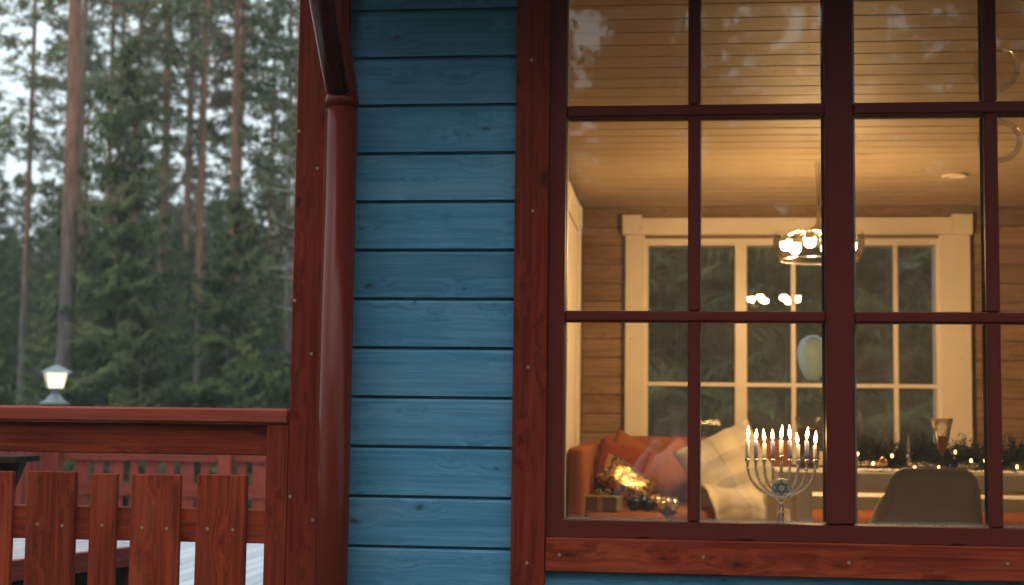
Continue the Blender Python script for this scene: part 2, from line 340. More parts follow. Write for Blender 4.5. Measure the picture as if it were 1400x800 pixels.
def tube(pts, r, seg=10, bm=None, cap=True):
    own = bm is None
    if own: bm = bmesh.new()
    pts = [Vector(p) for p in pts]; n = len(pts)
    rs = r if isinstance(r, (list, tuple)) else [r]*n
    rings = []; prev = None
    for i, p in enumerate(pts):
        t = (pts[min(i+1, n-1)]-pts[max(i-1, 0)]).normalized()
        if prev is None:
            a = t.orthogonal().normalized()
        else:
            a = (prev - t*prev.dot(t)).normalized()
        prev = a; b = t.cross(a)
        rings.append([bm.verts.new(p+rs[i]*(a*math.cos(2*math.pi*k/seg)+b*math.sin(2*math.pi*k/seg))) for k in range(seg)])
    for u, v in zip(rings, rings[1:]):
        for i in range(seg): bm.faces.new((u[i], u[(i+1) % seg], v[(i+1) % seg], v[i]))
    if cap:
        bm.faces.new(rings[0][::-1]); bm.faces.new(rings[-1])
    return bm
def sphere(r, loc=(0, 0, 0), bm=None, u=16, v=10, sc=(1, 1, 1)):
    own = bm is None
    if own: bm = bmesh.new()
    q = bmesh.ops.create_uvsphere(bm, u_segments=u, v_segments=v, radius=r)
    for w in q['verts']: w.co = Vector((w.co.x*sc[0]+loc[0], w.co.y*sc[1]+loc[1], w.co.z*sc[2]+loc[2]))
    return bm
def smooth(bm, name): return mesh_of(bm, name, True)
def prism(poly, y0, y1, bm=None):
    """polygon in xz extruded along y"""
    if bm is None: bm = bmesh.new()
    a = [bm.verts.new((x, y0, z)) for x, z in poly]; b = [bm.verts.new((x, y1, z)) for x, z in poly]
    n = len(poly)
    bm.faces.new(a); bm.faces.new(b[::-1])
    for i in range(n): bm.faces.new((a[i], b[i], b[(i+1) % n], a[(i+1) % n]))
    bmesh.ops.recalc_face_normals(bm, faces=bm.faces[:])
    return bm
SCREW = smooth(lathe([(.0001, -.003), (.0044, -.003), (.0048, .0006), (.0036, .0016), (.0018, .0006), (.0001, .0004)], 10, None, cap=False), 'screw')
SCREW.materials.append(M['screw'])
def screw(parent, x, y, z):
    """screw head facing -Y at a world point on an unrotated parent"""
    o = obj('screw', SCREW, None, parent); o.rotation_euler = (rad(90), 0, 0); o.location = (x, y, z); return o

# ------------------------------------------------------------------ ground
GZ = -.55
bm = bmesh.new(); bmesh.ops.create_grid(bm, x_segments=90, y_segments=90, size=130)
from mathutils import noise as mnoise
for v in bm.verts:
    d = math.hypot(v.co.x, v.co.y)
    v.co.z = GZ + mnoise.noise(Vector((v.co.x*.06, v.co.y*.06, 0)))*.5*min(1, max(0, (d-14)/15)) + max(0, d-30)*.012
tag(obj('forest_floor', smooth(bm, 'forest_floor'), M['ground']), 'mossy brown forest floor', kind='structure')

# ------------------------------------------------------------------ house
house = thing('house', 'blue clad timber house with red trim and a large lit grid window', 'house', (0, 0, GZ))
H = bpy.data.objects.new  # shorthand only
def hp(name, me, mat, parent=None, **k):       # part of the house given in world coordinates
    o = obj(name, me, mat, parent or house, **k)
    if parent is None: o.location = (o.location.x, o.location.y, o.location.z-GZ)
    return o
bm = box(-1.04, -.335, .03, .25, -.2, 2.40); box(1.315, 4.2, .03, .25, -.2, 2.40, 0, bm)
box(-.335, 1.315, .03, .25, -.2, .735, 0, bm); box(-.335, 1.315, .03, .25, 2.345, 2.40, 0, bm)
fw = hp('wall', bm, M['blue'])
def plank_mesh(L, lo=0.0):
    prof = [(0, lo), (0, .1205), (.006, .1275), (.016, .1275), (.016, .136), (.026, .136), (.026, lo)]
    b = bmesh.new(); A = [b.verts.new((-L/2, y, z)) for y, z in prof]; B = [b.verts.new((L/2, y, z)) for y, z in prof]
    n = len(prof); b.faces.new(A); b.faces.new(B[::-1])
    for i in range(n): b.faces.new((A[i], B[i], B[(i+1) % n], A[(i+1) % n]))
    bmesh.ops.recalc_face_normals(b, faces=b.faces[:])
    return mesh_of(b, 'siding_plank')
Z0 = .6035
pl, pr, pf = plank_mesh(.62), plank_mesh(2.8), plank_mesh(5.2)
for mm in (pl, pr, pf): mm.materials.append(M['blue'])
for k in range(-6, 13):
    z = Z0 + .1365*k
    if k <= 0: obj('siding_plank', pf, None, fw, (1.56, 0, z))
    else:
        obj('siding_plank', pl, None, fw, (-.73, 0, z)); obj('siding_plank', pr, None, fw, (2.78, 0, z))
# corner board, window trims, sill board
cb = board('corner_board', M['red'], None, -1.063, -.918, -.026, -.002, -.25, 2.40, 'z'); cb.parent = house; cb.location.z -= GZ
cs = board('corner_board', M['red'], None, -1.068, -1.042, -.001, .14, -.25, 2.40, 'z'); cs.parent = house; cs.location.z -= GZ
for x, z in ((-1.056, 1.888), (-1.00, 1.782), (-1.056, 1.41), (-1.005, 1.262), (-1.056, .868), (-.99, .805)):
    screw(house, x, -.0265, z-GZ)
tl = board('trim_board', M['red'], None, -.4425, -.3495, -.024, -.002, -.25, 2.40, 'z'); tl.parent = house; tl.location.z -= GZ
tr_ = board('trim_board', M['red'], None, 1.3155, 1.408, -.024, -.002, -.25, 2.40, 'z'); tr_.parent = house; tr_.location.z -= GZ
for x, z in ((-.400, 2.083), (-.392, 1.66), (-.400, 1.23), (-.398, .702)): screw(house, x, -.0245, z-GZ)
sb = board('sill_board', M['redrail'], None, -.3475, 1.3135, -.026, -.003, .681, .7715, 'x'); sb.parent = house; sb.location.z -= GZ
for x, z in ((-.31, .726), (.075, .729), (.455, .722), (.86, .729)): screw(house, x, -.0265, z-GZ)

# the big window: the frame is the part; bars, panes, inner bars are its sub-parts
bm = bmesh.new()
def mitre(x0, x1, z0, z1, w, y0, y1, bm):
    o = [(x0, z0), (x1, z0), (x1, z1), (x0, z1)]; i = [(x0+w, z0+w), (x1-w, z0+w), (x1-w, z1-w), (x0+w, z1-w)]
    for k in range(4):
        j = (k+1) % 4
        prism([o[k], o[j], i[j], i[k]], y0, y1, bm)
mitre(-.348, 1.3145, .773, 2.344, .0445, -.010, .085, bm)
win = hp('window', bm, M['frame'])
win.location = (0, 0, -GZ)
ZB = (.8175, 1.3575, 1.3865, 1.9245, 1.9565, 2.2995)
COLS = ((-.3035, .4015), (.4765, 1.270)); MUN = ((.0325, .0655), (.8225, .8575))
def bar(x0, x1, z0, z1, y0=-.004, y1=.026, bev=.006, mat='frame', name='muntin'):
    return obj(name, box(x0, x1, y0, y1, z0, z1, bev), M[mat], win)
bar(.4015, .4765, .8176, 2.2994, -.007, .084, .006, 'frame', 'mullion')
for (a, b), (p, q) in zip(COLS, MUN):
    for z0, z1 in ((ZB[1], ZB[2]), (ZB[3], ZB[4])):
        bar(a+.0002, b-.0002, z0, z1, -.0045, .0260, .005)
        bar(a+.0002, b-.0002, z0+.001, z1-.001, .0345, .070, .002, 'frame', 'inner_muntin')
        bar(a+.0002, b-.0002, z1-.0008, z1+.0035, .0335, .040, .001, 'cream', 'light_line_strip')  # cream strip added to draw the light line above the bar
    for z0, z1 in ((ZB[0], ZB[1]), (ZB[2], ZB[3]), (ZB[4], ZB[5])):
        bar(p, q, z0+.0002, z1-.0002, -.0030, .0262, .005)
        bar(p+.001, q-.001, z0+.0045, z1-.0015, .0348, .0695, .002, 'rubber', 'inner_muntin')
        bar(q-.0008, q+.0035, z0+.0045, z1-.0015, .0338, .0395, .001, 'cream', 'light_line_strip')  # cream strip added to draw the light line beside the upright
        for u, v in ((a, p), (q, b)):
            obj('pane', box(u-.004, v+.004, .0275, .0320, z0-.004, z1+.004), M['veil_specks'], win)
    # cream inner lining of each sash, widened at the mullion as a bright line
    obj('inner_lining', box(a+.0005, a+(.002 if a < 0 else .009), .0335, .085 if a < 0 else .045, ZB[0]+.0045, ZB[5]-.003), M['cream'], win)
    obj('inner_lining', box(b-.0025, b-.0005, .0335, .084, ZB[0]+.0045, ZB[5]-.003), M['rubber'], win)
for x in (-.09, .189, .74): obj('drain_cap', box(x-.0175, x+.0175, -.0150, -.0102, .7755, .7845, .0015), M['frame'], win)
obj('inner_sill', box(-.335, 1.31, .086, .34, .752, .780, .004), M['cream'], win)

# downpipe
PX, PY = -.9215, -.082
bm = tube([(PX, PY, -.35), (PX, PY, 1.945)], .0445, 28)
dp = hp('downpipe', mesh_of(bm, 'downpipe', True), M['pipe'])
bm = lathe([(.0445, 0), (.0476, .001), (.0476, .033), (.0445, .034)], 28, None, (PX, PY, 1.942), False)
obj('collar', smooth(bm, 'collar'), M['pipe'], dp)
pts = [(PX, PY, 1.965)] + [(PX, PY-.03*(1-math.cos(a)), 1.970+.03*math.sin(a)) for a in [rad(x) for x in (9, 18, 27, 36, 45)]]
e0 = Vector(pts[-1]); pts += [tuple(e0+Vector((0, -1, 1))*.46)]
obj('elbow', smooth(tube(pts, .0450, 28), 'elbow'), M['pipe'], dp)
a0 = e0+Vector((0, -1, 1))*.004
obj('joint_ring', smooth(tube([tuple(a0), tuple(a0+Vector((0, -1, 1))*.004)], .0462, 28), 'joint_ring'), M['pipe'], dp)
obj('seam', smooth(tube([(PX-.0444, PY-.004, -.3), (PX-.0444, PY-.004, 1.94)], .0016, 6), 'seam'), M['pipe'], dp)
# eaves, gutter and roof (above the picture, they shade the wall)
hp('soffit', box(-1.10, 4.6, -.47, -.0265, 2.40, 2.43), M['soffit'])
hp('fascia', box(-1.10, 4.6, -.51, -.471, 2.39, 2.60), M['red'])
bm = bmesh.new(); seg = 10
ra = [(-.58+.062*math.cos(math.pi+math.pi*i/seg), 2.55+.062*math.sin(math.pi+math.pi*i/seg)) for i in range(seg+1)]
rb = [(-.58+.058*math.cos(math.pi+math.pi*i/seg), 2.55+.058*math.sin(math.pi+math.pi*i/seg)) for i in range(seg+1)]
pol = ra + rb[::-1]; A = [bm.verts.new((-1.12, y, z)) for y, z in pol]; B = [bm.verts.new((4.6, y, z)) for y, z in pol]
for i in range(len(pol)): bm.faces.new((A[i], B[i], B[(i+1) % len(pol)], A[(i+1) % len(pol)]))
hp('gutter', bm, M['pipe'])
bm = bmesh.new()
rp = [(-.55, 2.605), (2.6, 4.1), (5.9, 2.605), (5.9, 2.70), (2.6, 4.2), (-.55, 2.70)]
A = [bm.verts.new((-1.10, y, z)) for y, z in rp]; B = [bm.verts.new((4.6, y, z)) for y, z in rp]
for i in range(6): bm.faces.new((A[i], B[i], B[(i+1) % 6], A[(i+1) % 6]))
bm.faces.new((A[0], A[1], A[4], A[5])); bm.faces.new((A[1], A[2], A[3], A[4])); bm.faces.new((B[0], B[5], B[4], B[1])); bm.faces.new((B[1], B[4], B[3], B[2]))
bmesh.ops.recalc_face_normals(bm, faces=bm.faces[:]); hp('roof', bm, M['roof'])
hp('foundation', box(-1.0, 4.15, .06, 5.2, GZ, -.26), M['stone'])
# outer side and back walls, gables
hp('wall', box(-1.04, -.57, .2505, 5.15, -.2, 2.40), M['blue']); hp('wall', box(3.06, 4.2, .2505, 5.15, -.2, 2.40), M['blue'])
for x0, x1 in ((-1.04, -.98), (4.14, 4.2)):
    bm = bmesh.new(); A = [[bm.verts.new((x, y, z)) for y, z in ((.04, 2.401), (5.14, 2.401), (5.14, 2.7), (2.6, 4.05), (.04, 2.7))] for x in (x0, x1)]
    bm.faces.new(A[0]); bm.faces.new(A[1][::-1])
    for i in range(5): bm.faces.new((A[0][i], A[1][i], A[1][(i+1) % 5], A[0][(i+1) % 5]))
    bmesh.ops.recalc_face_normals(bm, faces=bm.faces[:]); hp('gable', bm, M['blue'])
# back wall with the window opening
bm = box(-.5695, -.21, 4.822, 5.15, .08, 2.40); box(1.56, 3.0595, 4.822, 5.15, .08, 2.40, 0, bm)
box(-.21, 1.56, 4.822, 5.15, .08, .86, 0, bm); box(-.21, 1.56, 4.822, 5.15, 2.17, 2.40, 0, bm)
bw = hp('wall', bm, M['panel'])
bw.location = (0, 0, -GZ)
wl = [box(-.13, .13, 0, .02, 0, .1095, .004), box(-.64, .64, 0, .02, 0, .1095, .004), box(-1.78, 1.78, 0, .02, 0, .1095, .004)]
wl = [mesh_of(b, 'wall_plank') for b in wl]
for mm in wl: mm.materials.append(M['panel'])
z = .102
for k in range(20):
    if k < 7: obj('wall_plank', wl[2], None, bw, (1.245, 4.80, z))
    else:
        obj('wall_plank', wl[0], None, bw, (-.43, 4.80, z)); obj('wall_plank', wl[1], None, bw, (2.385, 4.80, z))
    z += .1125
lw = hp('wall', box(-.569, -.56, .2506, 4.7995, .08, 2.395), M['panel']); hp('wall', box(3.03, 3.0595, .2506, 4.7995, .08, 2.395), M['panel'])
hp('wall', box(-.5585, -.3365, .2506, .262, .101, 2.355), M['cream']); hp('wall', box(1.3165, 3.029, .2506, .262, .101, 2.355), M['cream']); hp('wall', box(-.3364, 1.3164, .2506, .262, .101, .735), M['cream'])
hp('floor', box(-.559, 3.029, .2506, 4.7990, .05, .10), M['floorin'])
ce = hp('ceiling', box(-.5695, 3.0595, .2506, 4.8215, 2.376, 2.399), M['ceil'])
ce.location = (0, 0, -GZ)
cm = mesh_of(box(-1.793, 1.793, 0, .1585, 0, .018, .005), 'ceiling_board'); cm.materials.append(M['ceil'])
y = .252
while y < 4.66:
    obj('ceiling_board', cm, None, ce, (1.2335, y, 2.357)); y += .1625
# back window, all cream
bm = bmesh.new()
mitre(-.205, 1.555, .865, 2.165, .04, 4.775, 4.90, bm)
bwn = hp('window', bm, M['cream']); bwn.location = (0, 0, -GZ)
def bb(name, *a, bev=.003): return obj(name, box(*a, bev), M['cream'], bwn)
bb('casing', -.302, -.186, 4.755, 4.7995, .72, 2.185); bb('casing', 1.536, 1.712, 4.755, 4.7995, .72, 2.185)
bb('head_casing', -.2025, 1.609, 4.755, 4.7995, 2.187, 2.289)
bb('corner_block', -.322, -.203, 4.742, 4.7995, 2.1855, 2.307); bb('corner_block', 1.6095, 1.727, 4.742, 4.7995, 2.1855, 2.307)
bb('sill', -.34, 1.75, 4.68, 4.774, .83, .862)
for a, b in ((.350, .420), (.975, 1.040)): bb('mullion', a, b, 4.772, 4.895, .9052, 2.1248)
for sa, sb_, mu in ((-.165, .350, .093), (.420, .975, .693), (1.040, 1.515, 1.287)):
    zs = (.9052, 1.282, 1.306, 1.693, 1.717, 2.1248)
    for i in (1, 3): bb('muntin', sa+.0002, sb_-.0002, 4.781, 4.815, zs[i], zs[i+1])
    for i in (0, 2, 4):
        bb('muntin', mu-.0135, mu+.0135, 4.783, 4.813, zs[i]+.0002, zs[i+1]-.0002)
        for u, v in ((sa, mu-.0135), (mu+.0135, sb_)):
            obj('pane', box(u, v, 4.8160, 4.8205, zs[i], zs[i+1]), M['veil_specks_back'], bwn)
# cream door with casing on the left interior wall
dr = hp('door', box(-.5595, -.548, 3.22, 4.155, .101, 2.13, .003), M['cream']); dr.location = (0, 0, -GZ)
obj('casing', box(-.5597, -.537, 4.16, 4.30, .101, 2.165, .003), M['cream'], dr)
obj('head_casing', box(-.5597, -.537, 2.9, 4.158, 2.135, 2.28, .003), M['cream'], dr)
obj('corner_block', box(-.5597, -.532, 4.1605, 4.31, 2.1665, 2.285, .003), M['cream'], dr)
dl = hp('downlight', smooth(lathe([(.03, .012), (.058, .012), (.066, .004), (.066, 0), (.05, -.003), (.045, .004), (.0301, .006)], 24), 'downlight'), M['downl'])
dl.location = (1.42, 3.63, 2.3445-GZ)

# ------------------------------------------------------------------ terrace: deck, railings
deck = tag(obj('terrace_deck', box(-6.1, -1.08, -.0, 9.2, -.12, -.045), M['darkwood']), 'pale grey boarded terrace deck', kind='structure')
dm = mesh_of(box(-4.6, 4.6, -.0545, .0545, -.020, .020, .004), 'deck_board'); dm.materials.append(M['deck'])
for k in range(41): obj('deck_board', dm, None, deck, (-6.03+.1215*k, 4.6, -.022), (0, 0, rad(90)))

def bead(parent, x, y, z): return screw(parent, x, y, z)
# near railing in the plane of the facade
rl = thing('railing', 'red stained picket railing in front joining the house corner', 'railing', (0, 0, 0))
board('cap_rail', M['redfar'], rl, -4.2, -1.0705, -.012, .10, 1.0665, 1.1095, 'x', .006)
board('top_board', M['redrail'], rl, -4.2, -1.1335, .022, .048, .978, 1.0645, 'x')
board('middle_rail', M['redrail'], rl, -4.2, -1.1335, .0225, .060, .7335, .8265, 'x')
board('bottom_rail', M['redrail'], rl, -4.2, -1.1335, .0225, .060, .20, .29, 'x')
board('post', M['redrail'], rl, -1.133, -1.0695, -.004, .075, -.02, 1.0655, 'z')
board('post', M['redrail'], rl, -4.3, -4.21, -.004, .085, -.02, 1.0655, 'z')
sl = [(-1.945, -1.869), (-1.826, -1.683), (-1.640, -1.5635), (-1.520, -1.3785), (-1.331, -1.1885)]
x = -2.00
while x > -4.1:
    w = .142 if len(sl) % 2 else .077
    sl.append((x-w, x)); x -= w+.044
for i, (a, b) in enumerate(sl):
    dz = random.uniform(-.003, .003)
    p = board('picket', M['redrail'], rl, a, b, 0, .0215, .09, .9235+dz, 'z')
    p.rotation_euler[1] += random.uniform(-.003, .003)
    if b-a > .1:
        screw(rl, a+.035, -.0005, .776+random.uniform(-.004, .004)); screw(rl, b-.035, -.0005, .774+random.uniform(-.004, .004))
    else: screw(rl, (a+b)/2, -.0005, .777)
# far railing along the back edge of the terrace (seen from inside: rails in front of the pickets)
def far_railing(label, length, skip_post=()):
    t = thing('railing', label, 'railing')
    board('cap_rail', M['redfar'], t, 0, length, -.06, .08, .83, .868, 'x')
    board('top_rail', M['redfar'], t, 0, length, 0, .03, .640, .702, 'x')
    board('middle_rail', M['redfar'], t, 0, length, 0, .03, .322, .440, 'x')
    board('bottom_rail', M['redfar'], t, 0, length, 0, .03, .06, .12, 'x')
    wm = mesh_of(box(-.39, .39, -.01, .01, -.065, .065, .002), 'picket'); nm = mesh_of(box(-.39, .39, -.01, .01, -.041, .041, .002), 'picket')
    wm.materials.append(M['redfar']); nm.materials.append(M['redfar'])
    x = .1; k = 0
    while x < length-.1:
        w = .13 if k % 2 == 0 else .082
        obj('picket', wm if k % 2 == 0 else nm, None, t, (x+w/2, .0405, .432), (0, rad(90), 0)); x += w+.062; k += 1
    return t
fr = far_railing('red picket railing along the far edge of the terrace', 4.55)
fr.location = (-5.60, 9.0, 0)
for x in (1.555, 3.05): board('post', M['redfar'], fr, x-.055, x+.055, -.095, -.003, .001, .829, 'z')
lp = board('lamp_post', M['redfar'], fr, -.17, -.01, -.10, .06, .001, 1.145, 'z')
sr = far_railing('red picket railing along the left side of the terrace, seen edge on', 8.7)
sr.location = (-5.80, 8.93, 0); sr.rotation_euler = (0, 0, rad(-90))
# lit lantern on the post
ln = thing('lantern', 'lit four sided lantern with grey pointed roof on red post', 'lantern', (-5.69, 8.98, 1.146))
ln.scale = (1.22, 1.22, 1)
lathe_b = lathe([(.11, 0), (.11, .012), (.075, .03), (.045, .075), (.028, .10), (.028, .135), (.05, .14), (.05, .148)], 8)
obj('base', lathe_b, M['lanternmetal'], ln, rot=(0, 0, rad(22.5)))
bm = bmesh.new()
def frust(w0, w1, z0, z1, bm):
    a = [bm.verts.new((sx_*w0, sy_*w0, z0)) for sx_, sy_ in ((-1, -1), (1, -1), (1, 1), (-1, 1))]
    b = [bm.verts.new((sx_*w1, sy_*w1, z1)) for sx_, sy_ in ((-1, -1), (1, -1), (1, 1), (-1, 1))]
    bm.faces.new(a[::-1]); bm.faces.new(b)
    for i in range(4): bm.faces.new((a[i], a[(i+1) % 4], b[(i+1) % 4], b[i]))
    return bm
obj('glass', frust(.056, .082, .149, .290, bm), M['lantern'], ln, rot=(0, 0, rad(28)))
bm = bmesh.new()
for sx_, sy_ in ((-1, -1), (1, -1), (1, 1), (-1, 1)):
    tube([(sx_*.057, sy_*.057, .149), (sx_*.083, sy_*.083, .291)], .0045, 6, bm)
obj('frame', bm, M['black'], ln, rot=(0, 0, rad(28)))
bm = frust(.115, .012, .2915, .362, bmesh.new()); obj('roof', bm, M['lanternmetal'], ln, rot=(0, 0, rad(28)))
obj('finial', smooth(lathe([(.004, 0), (.011, .008), (.004, .02), (.001, .03)], 10), 'finial'), M['lanternmetal'], ln, (0, 0, .3625))
# garden table with a wet plank top
gt = thing('garden_table', 'low garden table with pale wet plank top and red edge', 'table', (-2.02, 1.66, 0), math.atan2(.94, .335))
TL, TW = 1.6, .74   # local x back along the table (negative), local y to its left
for k in range(5): board('plank', M['tabletop'], gt, -TL, 0, .010+k*.146, .010+k*.146+.140, .556, .580, 'x', .003)
board('edge_board', M['redfar'], gt, -TL-.001, .001, -.016, .008, .505, .577, 'x'); board('edge_board', M['redfar'], gt, -TL, 0, TW+.004, TW+.026, .505, .577, 'x')
for y in (.03, TW-.05): board('shade_panel', M['darkwood'], gt, -TL+.16, -.18, y, y+.02, .02, .50, 'x')  # dark boards added to fill in the shadow under the tabletop
for lx in (-TL+.1, -.12):
    for ly in (.06, TW-.06): board('leg', M['redfar'], gt, lx-.04, lx+.04, ly-.04, ly+.04, .001, .555, 'z')
    board('crosspiece', M['redfar'], gt, lx-.02, lx+.02, .101, TW-.101, .45, .53, 'y')
# dark bar table
dt = thing('bar_table', 'dark brown wooden bar table at the left behind the pickets', 'table', (-3.12, 2.05, 0))
obj('tabletop', box(-.45, .36, -.12, .12, .872, .90, .004), M['darkwood'], dt)
obj('leg', box(-.36, .27, -.045, .045, .001, .871, .004), M['darkwood'], dt)
obj('brace', prism([(.27, .70), (.34, .871), (.27, .871)], -.03, .03), M['darkwood'], dt)

# ------------------------------------------------------------------ interior
sofa = thing('sofa', 'long orange upholstered corner sofa along the panelled back wall', 'sofa', (0, 0, .10))
obj('seat', smooth(rbox(-.438, 2.9, 3.36, 4.46, .22, .53, .04), 'seat'), M['orange'], sofa)
obj('base', smooth(rbox(-.43, 2.88, 3.40, 4.5, .02, .215, .02), 'base'), M['rust'], sofa)
obj('backrest', smooth(rbox(-.438, .66, 4.44, 4.67, .25, .885, .06, 4), 'backrest'), M['orange'], sofa)
obj('armrest', smooth(rbox(-.53, -.4395, 3.20, 4.665, .02, .845, .03), 'armrest'), M['orange'], sofa)
obj('seat', smooth(rbox(-.434, -.05, 3.12, 3.356, .22, .53, .04), 'seat'), M['orange'], sofa)

def cushion_mesh(w, h, t, seed, name, wr=.012):
    bm = bmesh.new(); n = 16; rnd = random.Random(seed)
    uv = bm.loops.layers.uv.new('UVMap')
    def pt(i, j, s):
        u = 2*i/n-1; v = 2*j/n-1
        e = ((1-abs(u)**2.6)*(1-abs(v)**2.6))**.45
        pin = 1-.10*(u*u)*(v*v)*0 - .09*(1-abs(v)**2)*abs(u)**3*0
        k = 1-.07*(1-u*u)*abs(v)**4-.0
        k2 = 1-.07*(1-v*v)*abs(u)**4
        f = mnoise.noise(Vector((u*2.2+seed, v*2.2, s*3)))*wr*(e > .05)
        return Vector((u*w/2*k2, s*(t/2*e)+f*s, v*h/2*k))
    g = {}
    for s in (1, -1):
        for i in range(n+1):
            for j in range(n+1):
                ed = i in (0, n) or j in (0, n)
                if s == -1 and ed: g[(s, i, j)] = g[(1, i, j)]
                else: g[(s, i, j)] = bm.verts.new(pt(i, j, s))
        for i in range(n):
            for j in range(n):
                q = [g[(s, i, j)], g[(s, i+1, j)], g[(s, i+1, j+1)], g[(s, i, j+1)]]
                if s == 1: q = q[::-1]
                f = bm.faces.new(q)
                for lo in f.loops:
                    lo[uv].uv = (lo.vert.co.x/w+.5, lo.vert.co.z/h+.5)
    return smooth(bm, name)
def cushion(label, mat, w, h, t, loc, rot, seed, name='cushion', wr=.014):
    return tag(obj(name, cushion_mesh(w, h, t, seed, name, wr), M[mat], None, loc, rot), label, 'cushion')
cushion('large orange cushion leaning on the sofa back beside the armrest', 'orange', .36, .36, .15, (-.235, 4.26, .80), (rad(-18), rad(28), rad(8)), 1)
cushion('rust red cushion slumped against the sofa arm behind the sequin cushion', 'rust', .30, .26, .13, (-.30, 4.0, .83), (rad(-25), rad(12), rad(-15)), 2)
cushion('peach cushion leaning on the sofa back next to the plaid cushion', 'peach', .30, .30, .13, (-.02, 4.30, .79), (rad(-15), rad(-35), 0), 3)
cushion('dark cushion covered in glittering gold sequins on the orange sofa', 'sequin', .33, .20, .11, (-.25, 3.72, .755), (rad(-38), rad(33), rad(5)), 4)
cushion('big cream and grey plaid cushion on the sofa behind the candles', 'plaid', .46, .44, .20, (.28, 3.95, .83), (rad(-30), rad(-24), rad(12)), 5, wr=.05)
# throw blanket lying from the plaid cushion over the seat edge
bm = bmesh.new(); uv = bm.loops.layers.uv.new('UVMap')
path = [(4.05, .70), (3.9, .70), (3.75, .70), (3.6, .69), (3.46, .665), (3.355, .632), (3.325, .57), (3.318, .47), (3.313, .36), (3.31, .22)]
nu, nv = 34, 34; G = []
for j in range(nv+1):
    s = j/nv*(len(path)-1); k = min(int(s), len(path)-2); f = s-k
    py = path[k][0]*(1-f)+path[k+1][0]*f; pz = path[k][1]*(1-f)+path[k+1][1]*f
    row = []
    for i in range(nu+1):
        u = i/nu; t_ = j/nv
        x = (.08+.19*t_)+(.44-.12*t_)*u
        c1 = mnoise.noise(Vector((u*3.1+t_*2.2, t_*1.6, 4))); c2 = mnoise.noise(Vector((u*7+t_*4, t_*3, 9)))
        wv = .030*(1-abs(c1)*2.2)+.012*c2
        row.append(bm.verts.new((x+.02*c2, py-max(0, wv)*1.1-.012, pz+.012+max(0, wv)*1.2)))
    G.append(row)
for j in range(nv):
    for i in range(nu):
        f = bm.faces.new((G[j][i], G[j][i+1], G[j+1][i+1], G[j+1][i]))
        for lo, (a, b) in zip(f.loops, ((i, j), (i+1, j), (i+1, j+1), (i, j+1))): lo[uv].uv = (a/nu, b/nv)
bl = tag(obj('throw_blanket', smooth(bm, 'throw_blanket'), M['plaid']), 'cream and grey plaid throw blanket hanging over the sofa seat', 'blanket')
so = bl.modifiers.new('thickness', 'SOLIDIFY'); so.thickness = .008
# silk scarf heap on the seat
# gift box
gb = thing('gift_box', 'small grey card gift box with ribbon on the sofa seat', 'box', (-.355, 3.30, .631), rad(-14))
obj('carton', box(-.085, .085, -.055, .055, .001, .060, .003), M['kraft'], gb); obj('lid', box(-.088, .088, -.058, .058, .0605, .075, .003), M['kraft'], gb)
bm = box(-.012, .012, -.0595, .0595, .002, .0765); obj('ribbon', bm, M['ribbon'], gb)
bm = bmesh.new()
for s in (-1, 1):
    tube([(0, 0, .079)]+[(s*(.018+.018*math.sin(a)), .004*math.cos(a), .083+.012*(1-math.cos(a))) for a in (0, .8, 1.6, 2.4, 3.1)]+[(0, 0, .082)], .004, 6, bm)
obj('bow', bm, M['ribbon'], gb)
# baubles
def bauble(label, mat, x, y, r):
    t = thing('bauble', label, 'bauble', (x, y, .6305), 0, 'baubles heaped on the sofa seat')
    obj('ball', smooth(sphere(r, (0, 0, r), None, 20, 12), 'ball'), M[mat], t)
    obj('cap', smooth(lathe([(.006, 0), (.006, .008), (.003, .009)], 10), 'cap'), M['brass'], t, (r*.35, -r*.5, 2*r*.93), (rad(28), rad(20), 0))
bauble('dark blue bauble nearest the gift box', 'bbblue', -.205, 3.36, .036)
bauble('dark blue bauble behind the others, near the sequin cushion', 'bbblue', -.168, 3.45, .040)
bauble('dark blue bauble in the middle of the row', 'bbblue', -.135, 3.36, .034)
bauble('gold bauble tucked behind the row', 'bbgold', -.098, 3.46, .040)
bauble('gold bauble in front beside the silver one', 'bbgold', -.070, 3.37, .030)
bauble('silver bauble at the right end of the row', 'bbsilver', -.012, 3.38, .034)
bauble('larger silver bauble behind the right end of the row', 'bbsilver', -.045, 3.46, .036)

# white dining table and bench
tb = thing('dining_table', 'white dining table decorated with a fir garland', 'table', (0, 0, .10))
obj('tabletop', box(.445, 2.6, 2.44, 2.98, .700, .772, .006), M['white'], tb)
for x in (.56, 2.5):
    for y in (2.52, 2.92): obj('leg', box(x-.03, x+.03, y-.025, y+.025, .001, .699, .004), M['white'], tb)
wb = thing('side_table', 'lower white table standing between dining table and sofa', 'table', (0, 0, .10))
obj('tabletop', box(.425, 1.9, 3.02, 3.28, .578, .645, .006), M['white'], wb)
for x in (.455, 1.86): obj('leg', box(x-.024, x+.024, 3.06, 3.24, .001, .577, .004), M['white'], wb)
